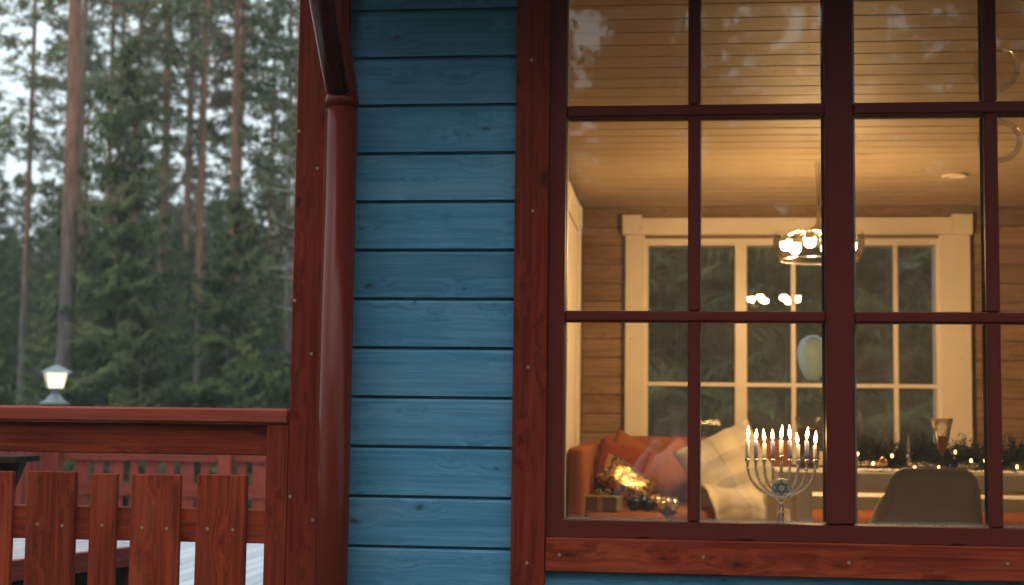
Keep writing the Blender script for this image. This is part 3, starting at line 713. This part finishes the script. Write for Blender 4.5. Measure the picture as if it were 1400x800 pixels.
# bucket chair seen from behind
chr_ = thing('chair', 'taupe leather bucket chair seen from behind at the white table', 'chair', (.982, 1.80, .10), 0)
def chair_shell(th=0.0):
    bm = bmesh.new(); rows = []
    # rows from the seat up to the top edge; each row is a U in plan (wings turn forward, +Y)
    for j in range(13):
        f = j/12; z = .36+.448*f
        half = .238-.078*f
        dep = .34*(1-f)**.55+.02
        lean = -.085*f+.05
        n = 18; row = []
        for i in range(n+1):
            a = -1+2*i/n
            x = half*math.copysign(min(1, abs(a)*1.25)**.95, a) if abs(a) < .8 else half*math.copysign(1+.03*(abs(a)-.8)/.2, a)
            y = lean+.02*a*a+(0 if abs(a) < .62 else dep*((abs(a)-.62)/.38)**1.4)
            zz = z-(.05*max(0, abs(a)-.55)/.45)*f - .03*f*(abs(a) > .7)*(abs(a)-.7)/.3
            # rounded upper corners
            if f > .82: zz -= .05*((f-.82)/.18)*max(0, (abs(a)-.66)/.34)**2
            row.append(bm.verts.new((x, y, zz)))
        rows.append(row)
    for u, v in zip(rows, rows[1:]):
        for i in range(18): bm.faces.new((u[i], u[i+1], v[i+1], v[i]))
    return bm, rows
bm, rows = chair_shell()
edge = [tuple(v.co) for v in [r[0] for r in rows]] + [tuple(v.co) for v in rows[-1][1:-1]] + [tuple(v.co) for v in [r[-1] for r in rows][::-1]]
sh = obj('shell', smooth(bm, 'shell'), M['chair'], chr_)
so = sh.modifiers.new('thickness', 'SOLIDIFY'); so.thickness = .028; so.offset = 0
obj('piping', smooth(tube(edge, .009, 8), 'piping'), M['chairedge'], chr_)
obj('seat', smooth(rbox(-.225, .225, .06, .46, .36, .43, .03), 'seat'), M['chair'], chr_)
for sx_ in (-1, 1):
    for sy_ in (0, 1): obj('leg', tube([(sx_*.15, .14+sy_*.24, .36), (sx_*.21, .06+sy_*.40, .001)], [.014, .010], 8), M['black'], chr_)

# fir garland with tiny lights
ga = thing('fir_garland', 'green fir garland with small warm lights along the white table', 'garland', (0, 0, .873))
rnd = random.Random(3)
spine = [(.80+.03*i, 2.60+.05*math.sin(i*.5), .045+.012*math.sin(i*.9)) for i in range(60)]
vs, fs = [], []
for i in range(len(spine)-1):
    p0 = Vector(spine[i]); p1 = Vector(spine[i+1])
    for k in range(34):
        p = p0.lerp(p1, rnd.random())
        d = Vector((rnd.uniform(-.9, .9), rnd.uniform(-1.2, .9), rnd.uniform(-.25, 1.25))).normalized()
        L = rnd.uniform(.06, .125)
        if rnd.random() < .08: L *= 1.35
        for q in range(15):
            b = p+d*L*(q/15); nd = (d*.6+Vector((rnd.gauss(0, 1), rnd.gauss(0, 1), rnd.gauss(0, 1)))*.55).normalized()
            sdv = nd.cross(Vector((rnd.random(), rnd.random(), 1))).normalized()*.0024
            n0 = len(vs); tip = b+nd*rnd.uniform(.018, .03); tip.z = max(tip.z, .001); b = Vector((b.x, b.y, max(b.z, .002)))
            vs += [b-sdv, b+sdv, tip]; fs.append((n0, n0+1, n0+2))
me = bpy.data.meshes.new('needles'); me.from_pydata([tuple(v) for v in vs], [], fs)
nd_ = obj('needles', me, M['fir'], ga); tag(nd_, kind='stuff')
obj('stem', tube(spine, .006, 6), M['darkwood'], ga)
BM_ = smooth(sphere(.0052, (0, 0, 0), None, 10, 8, (1, 1, 1.4)), 'bulb'); BM_.materials.append(M['tinybulb'])
for x, y, z in ((.857, 2.55, .035), (1.03, 2.53, .02), (1.13, 2.52, .022), (1.262, 2.5, .055), (1.32, 2.5, .055), (1.385, 2.5, .058), (1.53, 2.52, .022), (1.69, 2.52, .05), (1.2, 2.52, .09), (.93, 2.5, .07), (1.46, 2.53, .03), (.79, 2.55, .075)):
    obj('bulb', BM_, None, ga, (x, y, z))
orn = thing('glass_icicle', 'silver glass finial ornament standing in the fir garland', 'ornament', (1.005, 2.53, .90))
obj('body', smooth(lathe([(.001, 0), (.010, .01), (.016, .03), (.008, .055), (.013, .075), (.006, .1), (.001, .135)], 12), 'body'), M['bbsilver'], orn)
for lab, mat, x, y in (('copper bauble half hidden in the left of the garland', 'bbgold', .895, 2.52), ('blue bauble at the middle of the garland under the tulip glass', 'bbblue', 1.19, 2.50)):
    t = thing('bauble', lab, 'bauble', (x, y, .915)); obj('ball', smooth(sphere(.022, (0, 0, .0), None, 16, 10), 'ball'), M[mat], t)
    obj('cap', smooth(lathe([(.004, 0), (.004, .006), (.002, .007)], 8), 'cap'), M['brass'], t, (0, 0, .0205))
# tulip glass with amber drink
tg = thing('tulip_glass', 'tulip shaped glass of amber drink rising from the garland', 'glass', (1.136, 2.47, .873))
gp = [(.034, 0), (.034, .004), (.006, .010), (.0055, .078), (.012, .086), (.021, .10), (.026, .135), (.033, .18), (.047, .234), (.0485, .234), (.035, .18), (.028, .135)]
obj('bowl', smooth(lathe(gp, 24, None, (0, 0, 0), False), 'bowl'), M['vesselglass'], tg)
obj('drink', smooth(lathe([(.003, .085), (.010, .089), (.019, .102), (.0245, .135), (.0285, .158)], 20), 'drink'), M['amber'], tg)
# jug of dark drink
jg = thing('glass_vase', 'flared glass vase of dark drink behind the right hand candles', 'vase', (.600, 2.80, .873))
obj('vessel', smooth(lathe([(.046, 0), (.050, .004), (.053, .17), (.050, .19), (.060, .232)], 24, None, (0, 0, 0), False), 'vessel'), M['vesselglass'], jg)
obj('drink', smooth(lathe([(.044, .004), (.048, .008), (.051, .168), (.049, .185)], 24), 'drink'), M['cola'], jg)

# pendant lamp
pe = thing('pendant_lamp', 'clear glass drum pendant lamp with glowing globe bulbs', 'lamp', (.69, 3.2, 1.865))
bm = lathe([(.185, 0), (.205, .02), (.218, .06), (.220, .10), (.214, .14)], 40, None, (0, 0, 0), False)
ds = obj('drum_shade', smooth(bm, 'drum_shade'), M['crystal'], pe); tube_ = lathe([(.186, -.003), (.190, 0), (.186, .003), (.182, 0)], 40, None, (0, 0, 0), False)
obj('rim', smooth(tube_, 'rim'), M['silver'], ds)
obj('hub', smooth(lathe([(.002, .13), (.055, .135), (.06, .150), (.03, .165), (.012, .18), (.006, .27)], 20), 'hub'), M['silver'], pe)
for k in range(6):
    a = rad(10+60*k); r = .160
    x, y = r*math.cos(a), r*math.sin(a)
    ar = obj('arm', tube([(x*.25, y*.25, .145), (x*.7, y*.7, .140), (x, y, .118)], .004, 6), M['silver'], pe)
    obj('socket_shield', smooth(lathe([(.010, .124), (.018, .120), (.0275, .104), (.0290, .086), (.0280, .086), (.0265, .103), (.012, .116)], 16, None, (x, y, 0), False), 'socket_shield'), M['silver'], ar)  # cup shaped to hold back upward light from the ceiling
    obj('bulb', smooth(sphere(.0265, (x, y, .078), None, 14, 10, (1, 1, 1.15)), 'bulb'), M['bulb'], ar)
for x, y in ((0, 0), (-.006, .012), (.006, .010)):
    obj('cord', tube([(x*.3, y*.3, .26), (x*1.6+.003, y, .38), (x*1.4-.003, y, .491)], .0013, 6), M['darkwood'], pe)
# clear glass balls hanging near the window
for lab, x, y, z, r in (('clear glass ball hanging by the window, the lower of two', .975, .52, 1.945, .066), ('clear glass ball hanging by the window, the upper of two', .985, .60, 2.185, .070)):
    t = thing('glass_ball', lab, 'ornament', (x, y, z), 0, 'clear glass balls hanging at the window')
    obj('ball', smooth(sphere(r, (0, 0, 0), None, 28, 18), 'ball'), M['ballglass'], t)
    obj('cap', smooth(lathe([(.010, 0), (.010, .012), (.004, .014)], 12), 'cap'), M['silver'], t, (0, 0, r))
    obj('thread', tube([(0, 0, r+.012), (0, 0, 2.3565-z)], .0009, 5), M['silver'], t)
t = thing('reflection_form', 'pale round form behind the back window standing in for a blue-white reflection', 'lantern', (.865, 5.45, 1.50))  # added solid, stands in for a round blue-white highlight in the glass
obj('round_form', smooth(lathe([(.02, -.16), (.05, -.14), (.085, -.07), (.10, .0), (.095, .05), (.07, .10), (.03, .125), (.001, .13)], 24), 'round_form'), M['highlight_blue'], t)
obj('cord', tube([(0, 0, .13), (0, 0, 1.0)], .002, 5), M['black'], t)

# ------------------------------------------------------------------ menorah and candles on the inner sill
MX, MY, MZ = .297, .215, .7805
mn = thing('menorah', 'silver nine branched menorah with a star medallion on the window sill', 'menorah', (MX, MY, MZ))
stem = [(.045, 0), (.046, .006), (.030, .014), (.012, .020), (.0075, .024), (.0062, .035), (.0075, .050), (.0052, .056), (.0085, .060), (.0085, .064), (.0045, .069), (.0065, .075), (.0045, .080), (.003, .084)]
obj('base', smooth(lathe(stem, 20), 'base'), M['silver'], mn)
# two curved prongs carrying the medallion
bm = bmesh.new()
for s in (-1, 1):
    tube([(0, 0, .080), (s*.004, 0, .088), (s*.013, 0, .096), (s*.024, 0, .100)], [.0055, .005, .0045, .004], 8, bm)
obj('prongs', smooth(bm, 'prongs'), M['silver'], mn)
MED = (0, -.007, .1235)
md = obj('medallion', smooth(lathe([(.0001, -.002), (.0262, -.002), (.0275, 0), (.0265, .0025), (.0235, .0025), (.0225, .0008), (.0001, .0008)], 32, None, (0, 0, 0), False), 'medallion'), M['silver'], mn, MED, (rad(90), 0, 0))
bm = lathe([(.0001, .0012), (.0222, .0012), (.0222, .0014), (.0001, .0014)], 32, None, (0, 0, 0), False)
obj('field', bm, M['silver'], md)
bm = bmesh.new()
for k in (0, 1):
    p = [(math.cos(rad(90+180*k+120*i))*.0205, math.sin(rad(90+180*k+120*i))*.0205, .0032+.0005*k) for i in range(3)]
    for i in range(3): tube([p[i], p[(i+1) % 3]], .0013, 6, bm)
obj('star', bm, M['silverdark'], md)
glow_d = bpy.data.lights.new('glow', 'POINT'); glow_d.energy = .16; glow_d.color = (1, .60, .25); glow_d.shadow_soft_size = .006
OFF = (-.094, -.0705, -.047, -.0235, 0, .0235, .047, .0705, .094)
cand = [('waxwhite', .057), ('waxblue', .0545), ('waxwhite', .0475), ('waxblue', .054), ('waxwhite', .046), ('waxblue', .056), ('waxwhite', .0445), ('waxblue', .0565), ('waxwhite', .0435)]
seats = ('in the leftmost cup', 'in the second cup from the left', 'in the third cup from the left', 'just left of the centre cup', 'in the raised centre cup', 'just right of the centre cup', 'in the third cup from the right', 'in the second cup from the right', 'in the rightmost cup')
for i, ox in enumerate(OFF):
    cz = .2000 if ox else .2105
    if ox:
        # quarter-ellipse arm from the stem, ringed
        A = abs(ox); s = 1 if ox > 0 else -1
        zb = .100+.0025*(4-round(A/.0235))
        P = []
        for k in range(15):
            a = math.pi/2*k/14
            P.append((s*A*math.sin(a)**.92, 0, zb+(cz-.012-zb)*(1-math.cos(a))))
        bm = tube(P, .0040, 10)
        for k in (8, 9, 10, 11, 12, 13):
            q = Vector(P[k]); d = (Vector(P[min(k+1, 14)])-Vector(P[k-1])).normalized()*.0013
            tube([tuple(q-d), tuple(q+d)], .0051, 10, bm)
        arm = obj('branch', smooth(bm, 'branch'), M['silver'], mn)
    else:
        bm = lathe([(.005, .148), (.0045, .155), (.0045, .195), (.006, .198)], 12)
        for z in (.160, .170, .180, .190): lathe([(.0045, z-.0012), (.0057, z), (.0045, z+.0012)], 12, bm, (0, 0, 0), False)
        arm = obj('branch', smooth(bm, 'branch'), M['silver'], mn)
    obj('cup', smooth(lathe([(.003, -.014), (.0048, -.011), (.0032, -.008), (.0068, -.004), (.0076, 0), (.0070, .004), (.0055, .0045), (.0052, .001)], 16), 'cup'), M['silver'], arm, (ox, 0, cz))
    mt, h = cand[i]
    nm = 'white' if mt == 'waxwhite' else 'blue'
    c = thing('candle', f'lit {nm} candle {seats[i]} of the silver menorah', 'candle', (MX+ox, MY, MZ+cz+.0012), 0, 'candles burning in the menorah')
    rr = .0056
    lean = random.uniform(-.02, .02)
    bm = lathe([(rr, 0), (rr, h*.3), (rr*.97, h*.7), (rr*.96, h-.002), (rr*.6, h)], 12)
    wx = obj('wax', smooth(bm, 'wax'), M[mt], c)
    for k in range(2):
        a = rad(random.uniform(200, 340)); tube([(math.cos(a)*rr, math.sin(a)*rr, h-.003), (math.cos(a)*rr*1.05, math.sin(a)*rr*1.05, h-random.uniform(.008, .02))], [.0010, .0013], 6, bmesh.new() if False else (bmq := bmesh.new()))
        obj('drip', bmq, M[mt], wx)
    obj('wick', tube([(0, 0, h-.001), (.0006, 0, h+.006)], .0005, 5), M['wick'], c)
    fh = random.uniform(.028, .041)
    obj('flame', smooth(lathe([(.0006, 0), (.0030, fh*.12), (.0047, fh*.32), (.0040, fh*.55), (.0020, fh*.8), (.0004, fh)], 12), 'flame'), M['flame'], c, (lean*.1, 0, h+.003), (0, random.uniform(-.10, .30) if i > 6 else random.uniform(-.10, .14), 0))
    gl_ = bpy.data.objects.new('glow', glow_d); COL.objects.link(gl_); gl_.parent = c; gl_.location = (0, -.0085, h+fh*.45)

# ------------------------------------------------------------------ the person mirrored in the window panes (behind the viewpoint)
M['skin'] = plain('skin', (.55, .34, .25), .6, 0, .3); M['hair'] = plain('hair', (.05, .03, .02), .6); M['jacket'] = plain('pale_jacket', (.62, .68, .70), .8, 0, .2, .1, 12)
M['trousers'] = plain('grey_trousers', (.16, .17, .19), .9)
def skinned(name, joints, bones, mat, parent, root=0, sub=2):
    me = bpy.data.meshes.new(name); me.from_pydata([j[0] for j in joints], bones, [])
    o = obj(name, me, mat, parent)
    sk = o.modifiers.new('skin', 'SKIN'); sd2 = o.modifiers.new('sub', 'SUBSURF'); sd2.levels = sub; sd2.render_levels = sub
    for i_, j in enumerate(joints):
        r = j[1]; me.skin_vertices[0].data[i_].radius = (r, r) if not isinstance(r, tuple) else r
    me.skin_vertices[0].data[root].use_root = True
    for p in me.polygons: p.use_smooth = True
    return o
pn = thing('person', 'person in a pale jacket with both forearms raised, mirrored in the lower window panes', 'person', (.02, -4.42, GZ+.02))
# crouching on one knee, facing the window; the eyes are at about 1.1 m over the deck
J = [((0, -.05, .78), .135), ((0, -.03, .98), .125), ((0, .0, 1.20), .15), ((0, .01, 1.36), .10), ((0, .02, 1.45), .055), ((0, .05, 1.53), .05),
     ((.19, 0, 1.33), .062), ((.37, .10, 1.14), .050), ((.17, .27, 1.42), .036), ((.13, .30, 1.48), .034),
     ((-.19, 0, 1.33), .062), ((-.34, .12, 1.16), .050), ((-.15, .27, 1.44), .036), ((-.11, .30, 1.50), .034),
     ((.11, 0, .74), .10), ((.19, .40, .66), .078), ((.19, .34, .32), .058), ((.19, .30, .07), .045), ((.19, .44, .04), .038),
     ((-.11, 0, .72), .10), ((-.17, .22, .34), .078), ((-.17, .12, .08), .058), ((-.17, -.22, .07), .042), ((-.17, -.34, .05), .036)]
B = [(0, 1), (1, 2), (2, 3), (3, 4), (4, 5), (3, 6), (6, 7), (7, 8), (8, 9), (3, 10), (10, 11), (11, 12), (12, 13), (0, 14), (14, 15), (15, 16), (16, 17), (17, 18), (0, 19), (19, 20), (20, 21), (21, 22), (22, 23)]
skinned('body', J, B, M['jacket'], pn)
hd = bmesh.new(); sphere(.1, (0, 0, 0), hd, 24, 18, (.78, .95, 1.18))
for v in hd.verts:
    x, y, z = v.co
    if y > 0 and z < -.02: v.co.x *= 1-.25*min(1, (-z-.02)/.09)
    if y > .05 and abs(x) < .02 and -.04 < z < .02: v.co.y += .022*(1-abs(x)/.02)*(1-(.02-z)/.09)
    if y > .05 and .018 < abs(x) < .045 and .0 < z < .03: v.co.y -= .010
    if y > .05 and abs(x) < .028 and -.075 < z < -.06: v.co.y -= .004
hp_ = obj('head', smooth(hd, 'head'), M['skin'], pn, (0, .07, 1.63))
for sx_ in (-1, 1): obj('ear', smooth(sphere(.026, (0, 0, 0), None, 12, 8, (.45, .8, 1.15)), 'ear'), M['skin'], hp_, (sx_*.080, -.01, .0))
hr = sphere(.108, (0, -.012, .022), None, 24, 16, (.82, 1.0, 1.12))
bmesh.ops.delete(hr, geom=[v for v in hr.verts if v.co.y > .045 and v.co.z < .055], context='VERTS')
for v in hr.verts:
    if v.co.y < -.02 and v.co.z < -.02: v.co.z -= .06
obj('hair', smooth(hr, 'hair'), M['hair'], hp_)
for sx_ in (-1, 1):
    w = Vector((sx_*.12, .30, 1.48 if sx_ > 0 else 1.50))
    JJ = [(tuple(w), .030), (tuple(w+Vector((-sx_*.02, .03, .05))), .032)]; BB = [(0, 1)]
    for f in range(4):
        o_ = w+Vector((-sx_*(.00+.013*f), .035+.012*f, .075+.004*(f % 2)))
        a_ = len(JJ); L_ = (.030, .034, .032, .025)[f]
        JJ += [(tuple(o_), .010), (tuple(o_+Vector((-sx_*.012, .014, L_))), .009), (tuple(o_+Vector((-sx_*.034, .012, L_+.006))), .008), (tuple(o_+Vector((-sx_*.046, .0, L_-.008))), .007)]
        BB += [(1, a_), (a_, a_+1), (a_+1, a_+2), (a_+2, a_+3)]
    a_ = len(JJ); o_ = w+Vector((-sx_*.036, .005, .035))
    JJ += [(tuple(o_), .012), (tuple(o_+Vector((-sx_*.022, -.006, .022))), .010), (tuple(o_+Vector((-sx_*.034, .0, .044))), .008)]; BB += [(0, a_), (a_, a_+1), (a_+1, a_+2)]
    skinned('hand', JJ, BB, M['skin'], pn, 0, 1)

# ------------------------------------------------------------------ trees
def tri_mesh(name, V, F, mat):
    me = bpy.data.meshes.new(name); me.from_pydata(V, [], F); me.materials.append(mat); return me
def trunk_mesh(h, r, seed, top=.25, bend=.25):
    rn = random.Random(seed); n = 12; pts = []; bx, by = rn.uniform(-1, 1)*bend, rn.uniform(-1, 1)*bend
    for i in range(n+1):
        f = i/n; pts.append((bx*math.sin(f*2.6+seed)*f, by*math.sin(f*2.1+seed*2)*f, h*f-.25*(i == 0)))
    rs = [r*(1-(1-top)*(i/n))*(1.25 if i == 0 else 1) for i in range(n+1)]
    return tube(pts, rs, 9), pts
def at_h(pts, h, H):
    f = max(0, min(.9999, h/H))*(len(pts)-1); k = int(f); f -= k
    a, b = Vector(pts[k]), Vector(pts[k+1]); return a.lerp(b, f)
def pine_tree(h, r, seed, crown0, spread, nb, dens=1.0, tuft=(.10, .22), tw=.020):
    rn = np.random.RandomState(seed); rnp = random.Random(seed)
    tb_, pts = trunk_mesh(h, r, seed)
    V, F = [], []
    for b in range(nb):
        f = (b+rnp.random())/nb
        z = h*(crown0+(1-crown0)*f**.9); base = at_h(pts, z, h)
        az = rnp.uniform(0, 2*math.pi)
        L = spread*(1-.72*f)*rnp.uniform(.55, 1.15)*(1 if f > .12 else .75)
        rise = rnp.uniform(-.15, .35)+.35*f
        d = Vector((math.cos(az), math.sin(az), 0))
        P = [base+d*L*s+Vector((0, 0, rise*L*s-.18*L*s*(1-s)*2)) for s in (0, .25, .5, .75, 1)]
        tube([tuple(p) for p in P], [r*.22*(1-.5*f), r*.16, r*.11, r*.07, r*.03], 4, tb_)
        nt_ = int(dens*max(4, L*7.5))
        for k in range(nt_):
            s = rnp.uniform(.30, 1.02)
            i = min(3, int(s*4)); c = P[i].lerp(P[i+1], min(1, s*4-i))
            side = d.cross(Vector((0, 0, 1)))*rnp.gauss(0, .22*L*.7)*(1.1-.5*s)
            c = c+side+Vector((0, 0, rnp.gauss(.05, .09)))
            if rnp.random() < .5: tube([tuple(P[i]), tuple(c)], [r*.06, r*.02], 3, tb_, False)
            q = 16
            dirs = rn.normal(size=(q, 3)); dirs[:, 2] = dirs[:, 2]*.7+.35; dirs /= np.linalg.norm(dirs, axis=1)[:, None]
            lens = rn.uniform(tuft[0], tuft[1], q)
            for dd, l in zip(dirs, lens):
                dv = Vector(dd); sv = dv.orthogonal().normalized()*tw
                n0 = len(V); V += [tuple(c-sv*.6), tuple(c+dv*l*.55+sv), tuple(c+dv*l), tuple(c+dv*l*.5-sv)]; F.append((n0, n0+1, n0+2, n0+3))
    return mesh_of(tb_, 'trunk', True), tri_mesh('crown', V, F, M['pine'])
def spruce_tree(h, r, seed, spread, levels, base0=.04, nbr=7, dens=1.0):
    rnp = random.Random(seed)
    tb_, pts = trunk_mesh(h, r, seed, .05, .05)
    V, F = [], []
    for l in range(levels):
        f = (l+.5)/levels; z0 = h*(base0+(1-base0)*f)
        for b in range(max(3, int(nbr*(1-.45*f)))):
            z = z0+rnp.uniform(-.5, .5)*h/levels
            base = at_h(pts, z, h)
            az = rnp.uniform(0, 2*math.pi)
            L = spread*(1-f)**.8*rnp.uniform(.55, 1.15)+.08
            d = Vector((math.cos(az), math.sin(az), 0)); sd_ = Vector((-d.y, d.x, 0))
            droop = rnp.uniform(.12, .42)*(1-f)-.45*f*f
            def pos(s): return base+d*L*s+Vector((0, 0, -droop*L*s+.16*L*s*s*s))
            tube([tuple(pos(s)) for s in (0, .5, 1)], [.014, .009, .003], 3, tb_, False)
            m_n = int(dens*(5+L*9))
            for k in range(m_n):
                s = (k+rnp.random())/m_n; c = pos(s)
                w = L*.42*(1-s)**.7*rnp.uniform(.5, 1.1)+.06
                for sg in (-1, 1):
                    tip = c+d*w*.55+sd_*sg*w+Vector((0, 0, -w*rnp.uniform(.15, .6)))
                    wd = .020+.018*rnp.random()
                    mid = c.lerp(tip, .5); dr = (tip-c).normalized(); u = dr.cross(Vector((0, 0, 1)))
                    if u.length < .01: u = Vector((1, 0, 0))
                    u = u.normalized()*wd; v = Vector((0, 0, -wd*rnp.uniform(.5, 1.8)))
                    n0 = len(V); V += [tuple(c), tuple(mid+u+v*.3), tuple(tip), tuple(mid-u+v*.6)]; F.append((n0, n0+1, n0+2, n0+3))
                    # hanging sprigs
                    for _ in range(2):
                        e = c.lerp(tip, rnp.uniform(.25, .95)); g = e+Vector((rnp.gauss(0, .03), rnp.gauss(0, .03), -rnp.uniform(.06, .17)))+dr*.05
                        n0 = len(V); V += [tuple(e-u*.7), tuple(e+u*.7), tuple(g)]; F.append((n0, n0+1, n0+2))
    # leader
    return mesh_of(tb_, 'trunk', True), tri_mesh('crown', V, F, M['spruce'])
PINES = [pine_tree(19, .095, 11, .42, 2.6, 50, 1.0), pine_tree(17, .08, 12, .36, 2.3, 50, 1.0), pine_tree(22, .11, 13, .46, 2.9, 52, 1.0), pine_tree(15, .07, 14, .30, 2.1, 56, 1.1)]
TALLPINE = pine_tree(19, .150, 15, .42, 2.4, 34)
SPR = [spruce_tree(7.4, .085, 21, 1.75, 30), spruce_tree(5.2, .06, 22, 1.4, 24), spruce_tree(3.2, .04, 23, 1.05, 18), spruce_tree(9.5, .10, 24, 1.9, 34)]
for i, (t_, c_) in enumerate(PINES+[TALLPINE]): t_.materials.append(M['pinebark'] if i != 3 else M['greybark'])
for t_, c_ in SPR: t_.materials.append(M['greybark'])
def gz(x, y):
    d = math.hypot(x, y)
    return GZ + mnoise.noise(Vector((x*.06, y*.06, 0)))*.5*min(1, max(0, (d-14)/15)) + max(0, d-30)*.012
rt_ = random.Random(99)
def tree(kind, mesh, x, y, sc, label, group=None, bark_=None, rot=None):
    t = thing(kind, label, 'tree', (x, y, gz(x, y)-.02), rt_.uniform(0, 6.28) if rot is None else rot, group)
    t.scale = (sc, sc, sc*rt_.uniform(.93, 1.08))
    tm = mesh[0]
    if bark_:
        tm = tm.copy(); tm.materials.clear(); tm.materials.append(M[bark_])
    obj('trunk', tm, None, t); obj('crown', mesh[1], None, t)
    return t
# the trees one can tell apart (x at the tree = slope * distance from the camera)
def px(p, dist): return (p-925)/2000*dist*1.0      # rough picture column of a trunk, used for spacing only
tree('pine_tree', TALLPINE, -9.52, 18, 1.0, 'tall pine with straight orange trunk behind the lit lantern', rot=.3)
tree('pine_tree', PINES[1], -12.6, 25.5, 1.0, 'slim dark pine trunk just left of the tall orange pine', bark_='greybark')
tree('pine_tree', PINES[0], -10.2, 29, 1.0, 'orange pine in the thicket above the dark spruces')
tree('pine_tree', PINES[2], -8.15, 22.2, .80, 'reddish brown pine rising right of the dark spruces', bark_='pinebark')
tree('pine_tree', PINES[3], -7.9, 25.0, 1.05, 'grey pine trunk near the house corner', bark_='greybark')
tree('birch_tree', PINES[3], -6.7, 21.5, .75, 'thin pale birch stem beside the red corner board', bark_='birchbark')
tree('pine_tree', PINES[1], -14.4, 27, 1.0, 'pine with thin orange trunk at the left edge of the picture')
tree('spruce_tree', SPR[0], -8.85, 18.5, .97, 'dark pointed spruce, the taller one in the middle of the clearing edge')
tree('spruce_tree', SPR[1], -6.95, 18.2, 1.0, 'bushy dark spruce just right of the taller pointed spruce')
tree('spruce_tree', SPR[1], -9.95, 19.8, .75, 'small spruce at the foot of the tall orange pine')
tree('spruce_tree', SPR[2], -7.75, 16.6, .95, 'low young spruce in front between the two dark spruces')
tree('spruce_tree', SPR[2], -10.6, 17.6, .85, 'low young spruce left of the lantern')
tree('spruce_tree', SPR[2], -6.3, 17.0, .8, 'low young spruce against the house corner')
tree('spruce_tree', SPR[0], -12.2, 23.5, .6, 'half grown spruce at the left edge behind the low growth')
for k, (sl_, d_, mi, lab) in enumerate(((-.385, 33, 0, 'pine whose crown hangs above the taller pointed spruce'), (-.362, 37, 2, 'pine with a full crown left of the reddish brown pine'), (-.335, 31, 0, 'slender orange pine among the crowns at the centre of the wood'), (-.345, 41, 2, 'twin of the slender orange pine, standing deeper in the wood'), (-.306, 35, 3, 'grey pine right of the reddish brown pine'), (-.285, 39, 0, 'pine with a dense crown by the red corner board'), (-.403, 40, 2, 'pine with a loose crown right of the tall orange pine'))):
    tree('pine_tree', PINES[mi], sl_*d_, d_-4, (.92, 1.0, .85, 1.0, 1.0, .95, 1.0)[k], lab)
# the wood behind
GU = 'low spruces of the undergrowth'
for k in range(46):
    y = rt_.uniform(18, 34); s = rt_.uniform(-.62, -.2) if k < 28 else rt_.uniform(-.2, .36)
    x = s*(y+4)
    if y < 24 and min(abs(x-a) for a in (-8.85, -6.95, -9.52, -7.75)) < .7: y += 7; x = s*(y+4)
    tree('spruce_tree', SPR[(1, 2, 1, 2, 0)[k % 5]], x, y, rt_.uniform(.55, .95), 'young spruce of the dense undergrowth at the forest edge', GU)
for k in range(58):
    y = rt_.uniform(30, 78); s = rt_.uniform(-.62, -.18) if k < 36 else rt_.uniform(-.2, .36)
    if -.495 < s < -.425: continue
    x = s*(y+4)
    tree('pine_tree', PINES[k % 4], x, y, rt_.uniform(.85, 1.2), 'tall pine standing in the misty wood behind the spruces', 'pines of the wood behind')
for k in range(64):
    y = rt_.uniform(32, 80); s = rt_.uniform(-.62, -.18) if k < 44 else rt_.uniform(-.2, .36)
    if -.495 < s < -.43: continue
    tree('spruce_tree', SPR[(3, 0)[k % 2]], s*(y+4), y, rt_.uniform(.55, 1.0)*(1 if s < -.15 else 1.4), 'tall spruce standing in the misty wood behind the clearing', 'spruces of the wood behind')
for k in range(26):
    y = rt_.uniform(13.5, 26); s = -.10+.45*(k+rt_.random())/26
    tree('spruce_tree', SPR[(3, 0, 3)[k % 3]], s*(y+4), y, rt_.uniform(1.0, 1.35), 'tall dark spruce close behind the house, seen through both windows', 'spruces behind the house')
for k in range(26):
    d_ = rt_.uniform(30, 62); s = -.52+.10*(k+rt_.random())/26; hh = d_*rt_.uniform(.07, .17)+1.65
    tree('spruce_tree', SPR[(3, 0)[k % 2]], s*d_, d_-4, hh/(9.5, 7.4)[k % 2], 'low hazy spruce at the left edge behind the lantern', 'hazy spruces at the left edge')
for k in range(44):
    d_ = rt_.uniform(40, 74); s = -.44+.20*(k+rt_.random())/44; hh = d_*rt_.uniform(.08, .19)+1.65
    tree('spruce_tree', SPR[(3, 0)[k % 2]], s*d_, d_-4, hh/(9.5, 7.4)[k % 2], 'tall spruce standing in the misty wood behind the clearing', 'spruces of the wood behind')
# the wood behind the viewer, seen in the window panes
for k in range(40):
    x = rt_.uniform(-16, 16); y = rt_.uniform(-32, -15)
    tree('pine_tree', PINES[k % 4], x, y, rt_.uniform(.75, 1.1), 'tall pine mirrored in the window panes', 'pines mirrored in the window')
for k in range(30):
    x = -12+1.0*k+rt_.uniform(-.6, .6); y = rt_.uniform(-42, -25)
    tree('spruce_tree', SPR[3], x, y, rt_.uniform(1.25, 1.75), 'dark spruce mirrored in the window panes', 'spruces mirrored in the window')
for k in range(22):
    x = -16+1.6*k+rt_.uniform(-1, 1); y = rt_.uniform(-26, -15)
    tree('spruce_tree', SPR[(0, 3, 1)[k % 3]], x, y, rt_.uniform(.8, 1.05), 'dark spruce mirrored in the window panes', 'spruces mirrored in the window')

# ------------------------------------------------------------------ mist
hz = obj('haze', box(-134, 134, -134, 134, -3.5, 32), None)
mz = bpy.data.materials.new('haze'); mz.use_nodes = True; n_ = mz.node_tree; n_.nodes.clear()
pv = N(n_, 'ShaderNodeVolumePrincipled'); pv.inputs['Color'].default_value = (.90, .96, .97, 1); pv.inputs['Density'].default_value = .0013
on = N(n_, 'ShaderNodeOutputMaterial'); n_.links.new(pv.outputs[0], on.inputs['Volume'])
hz.data.materials.append(mz); tag(hz, kind='stuff')
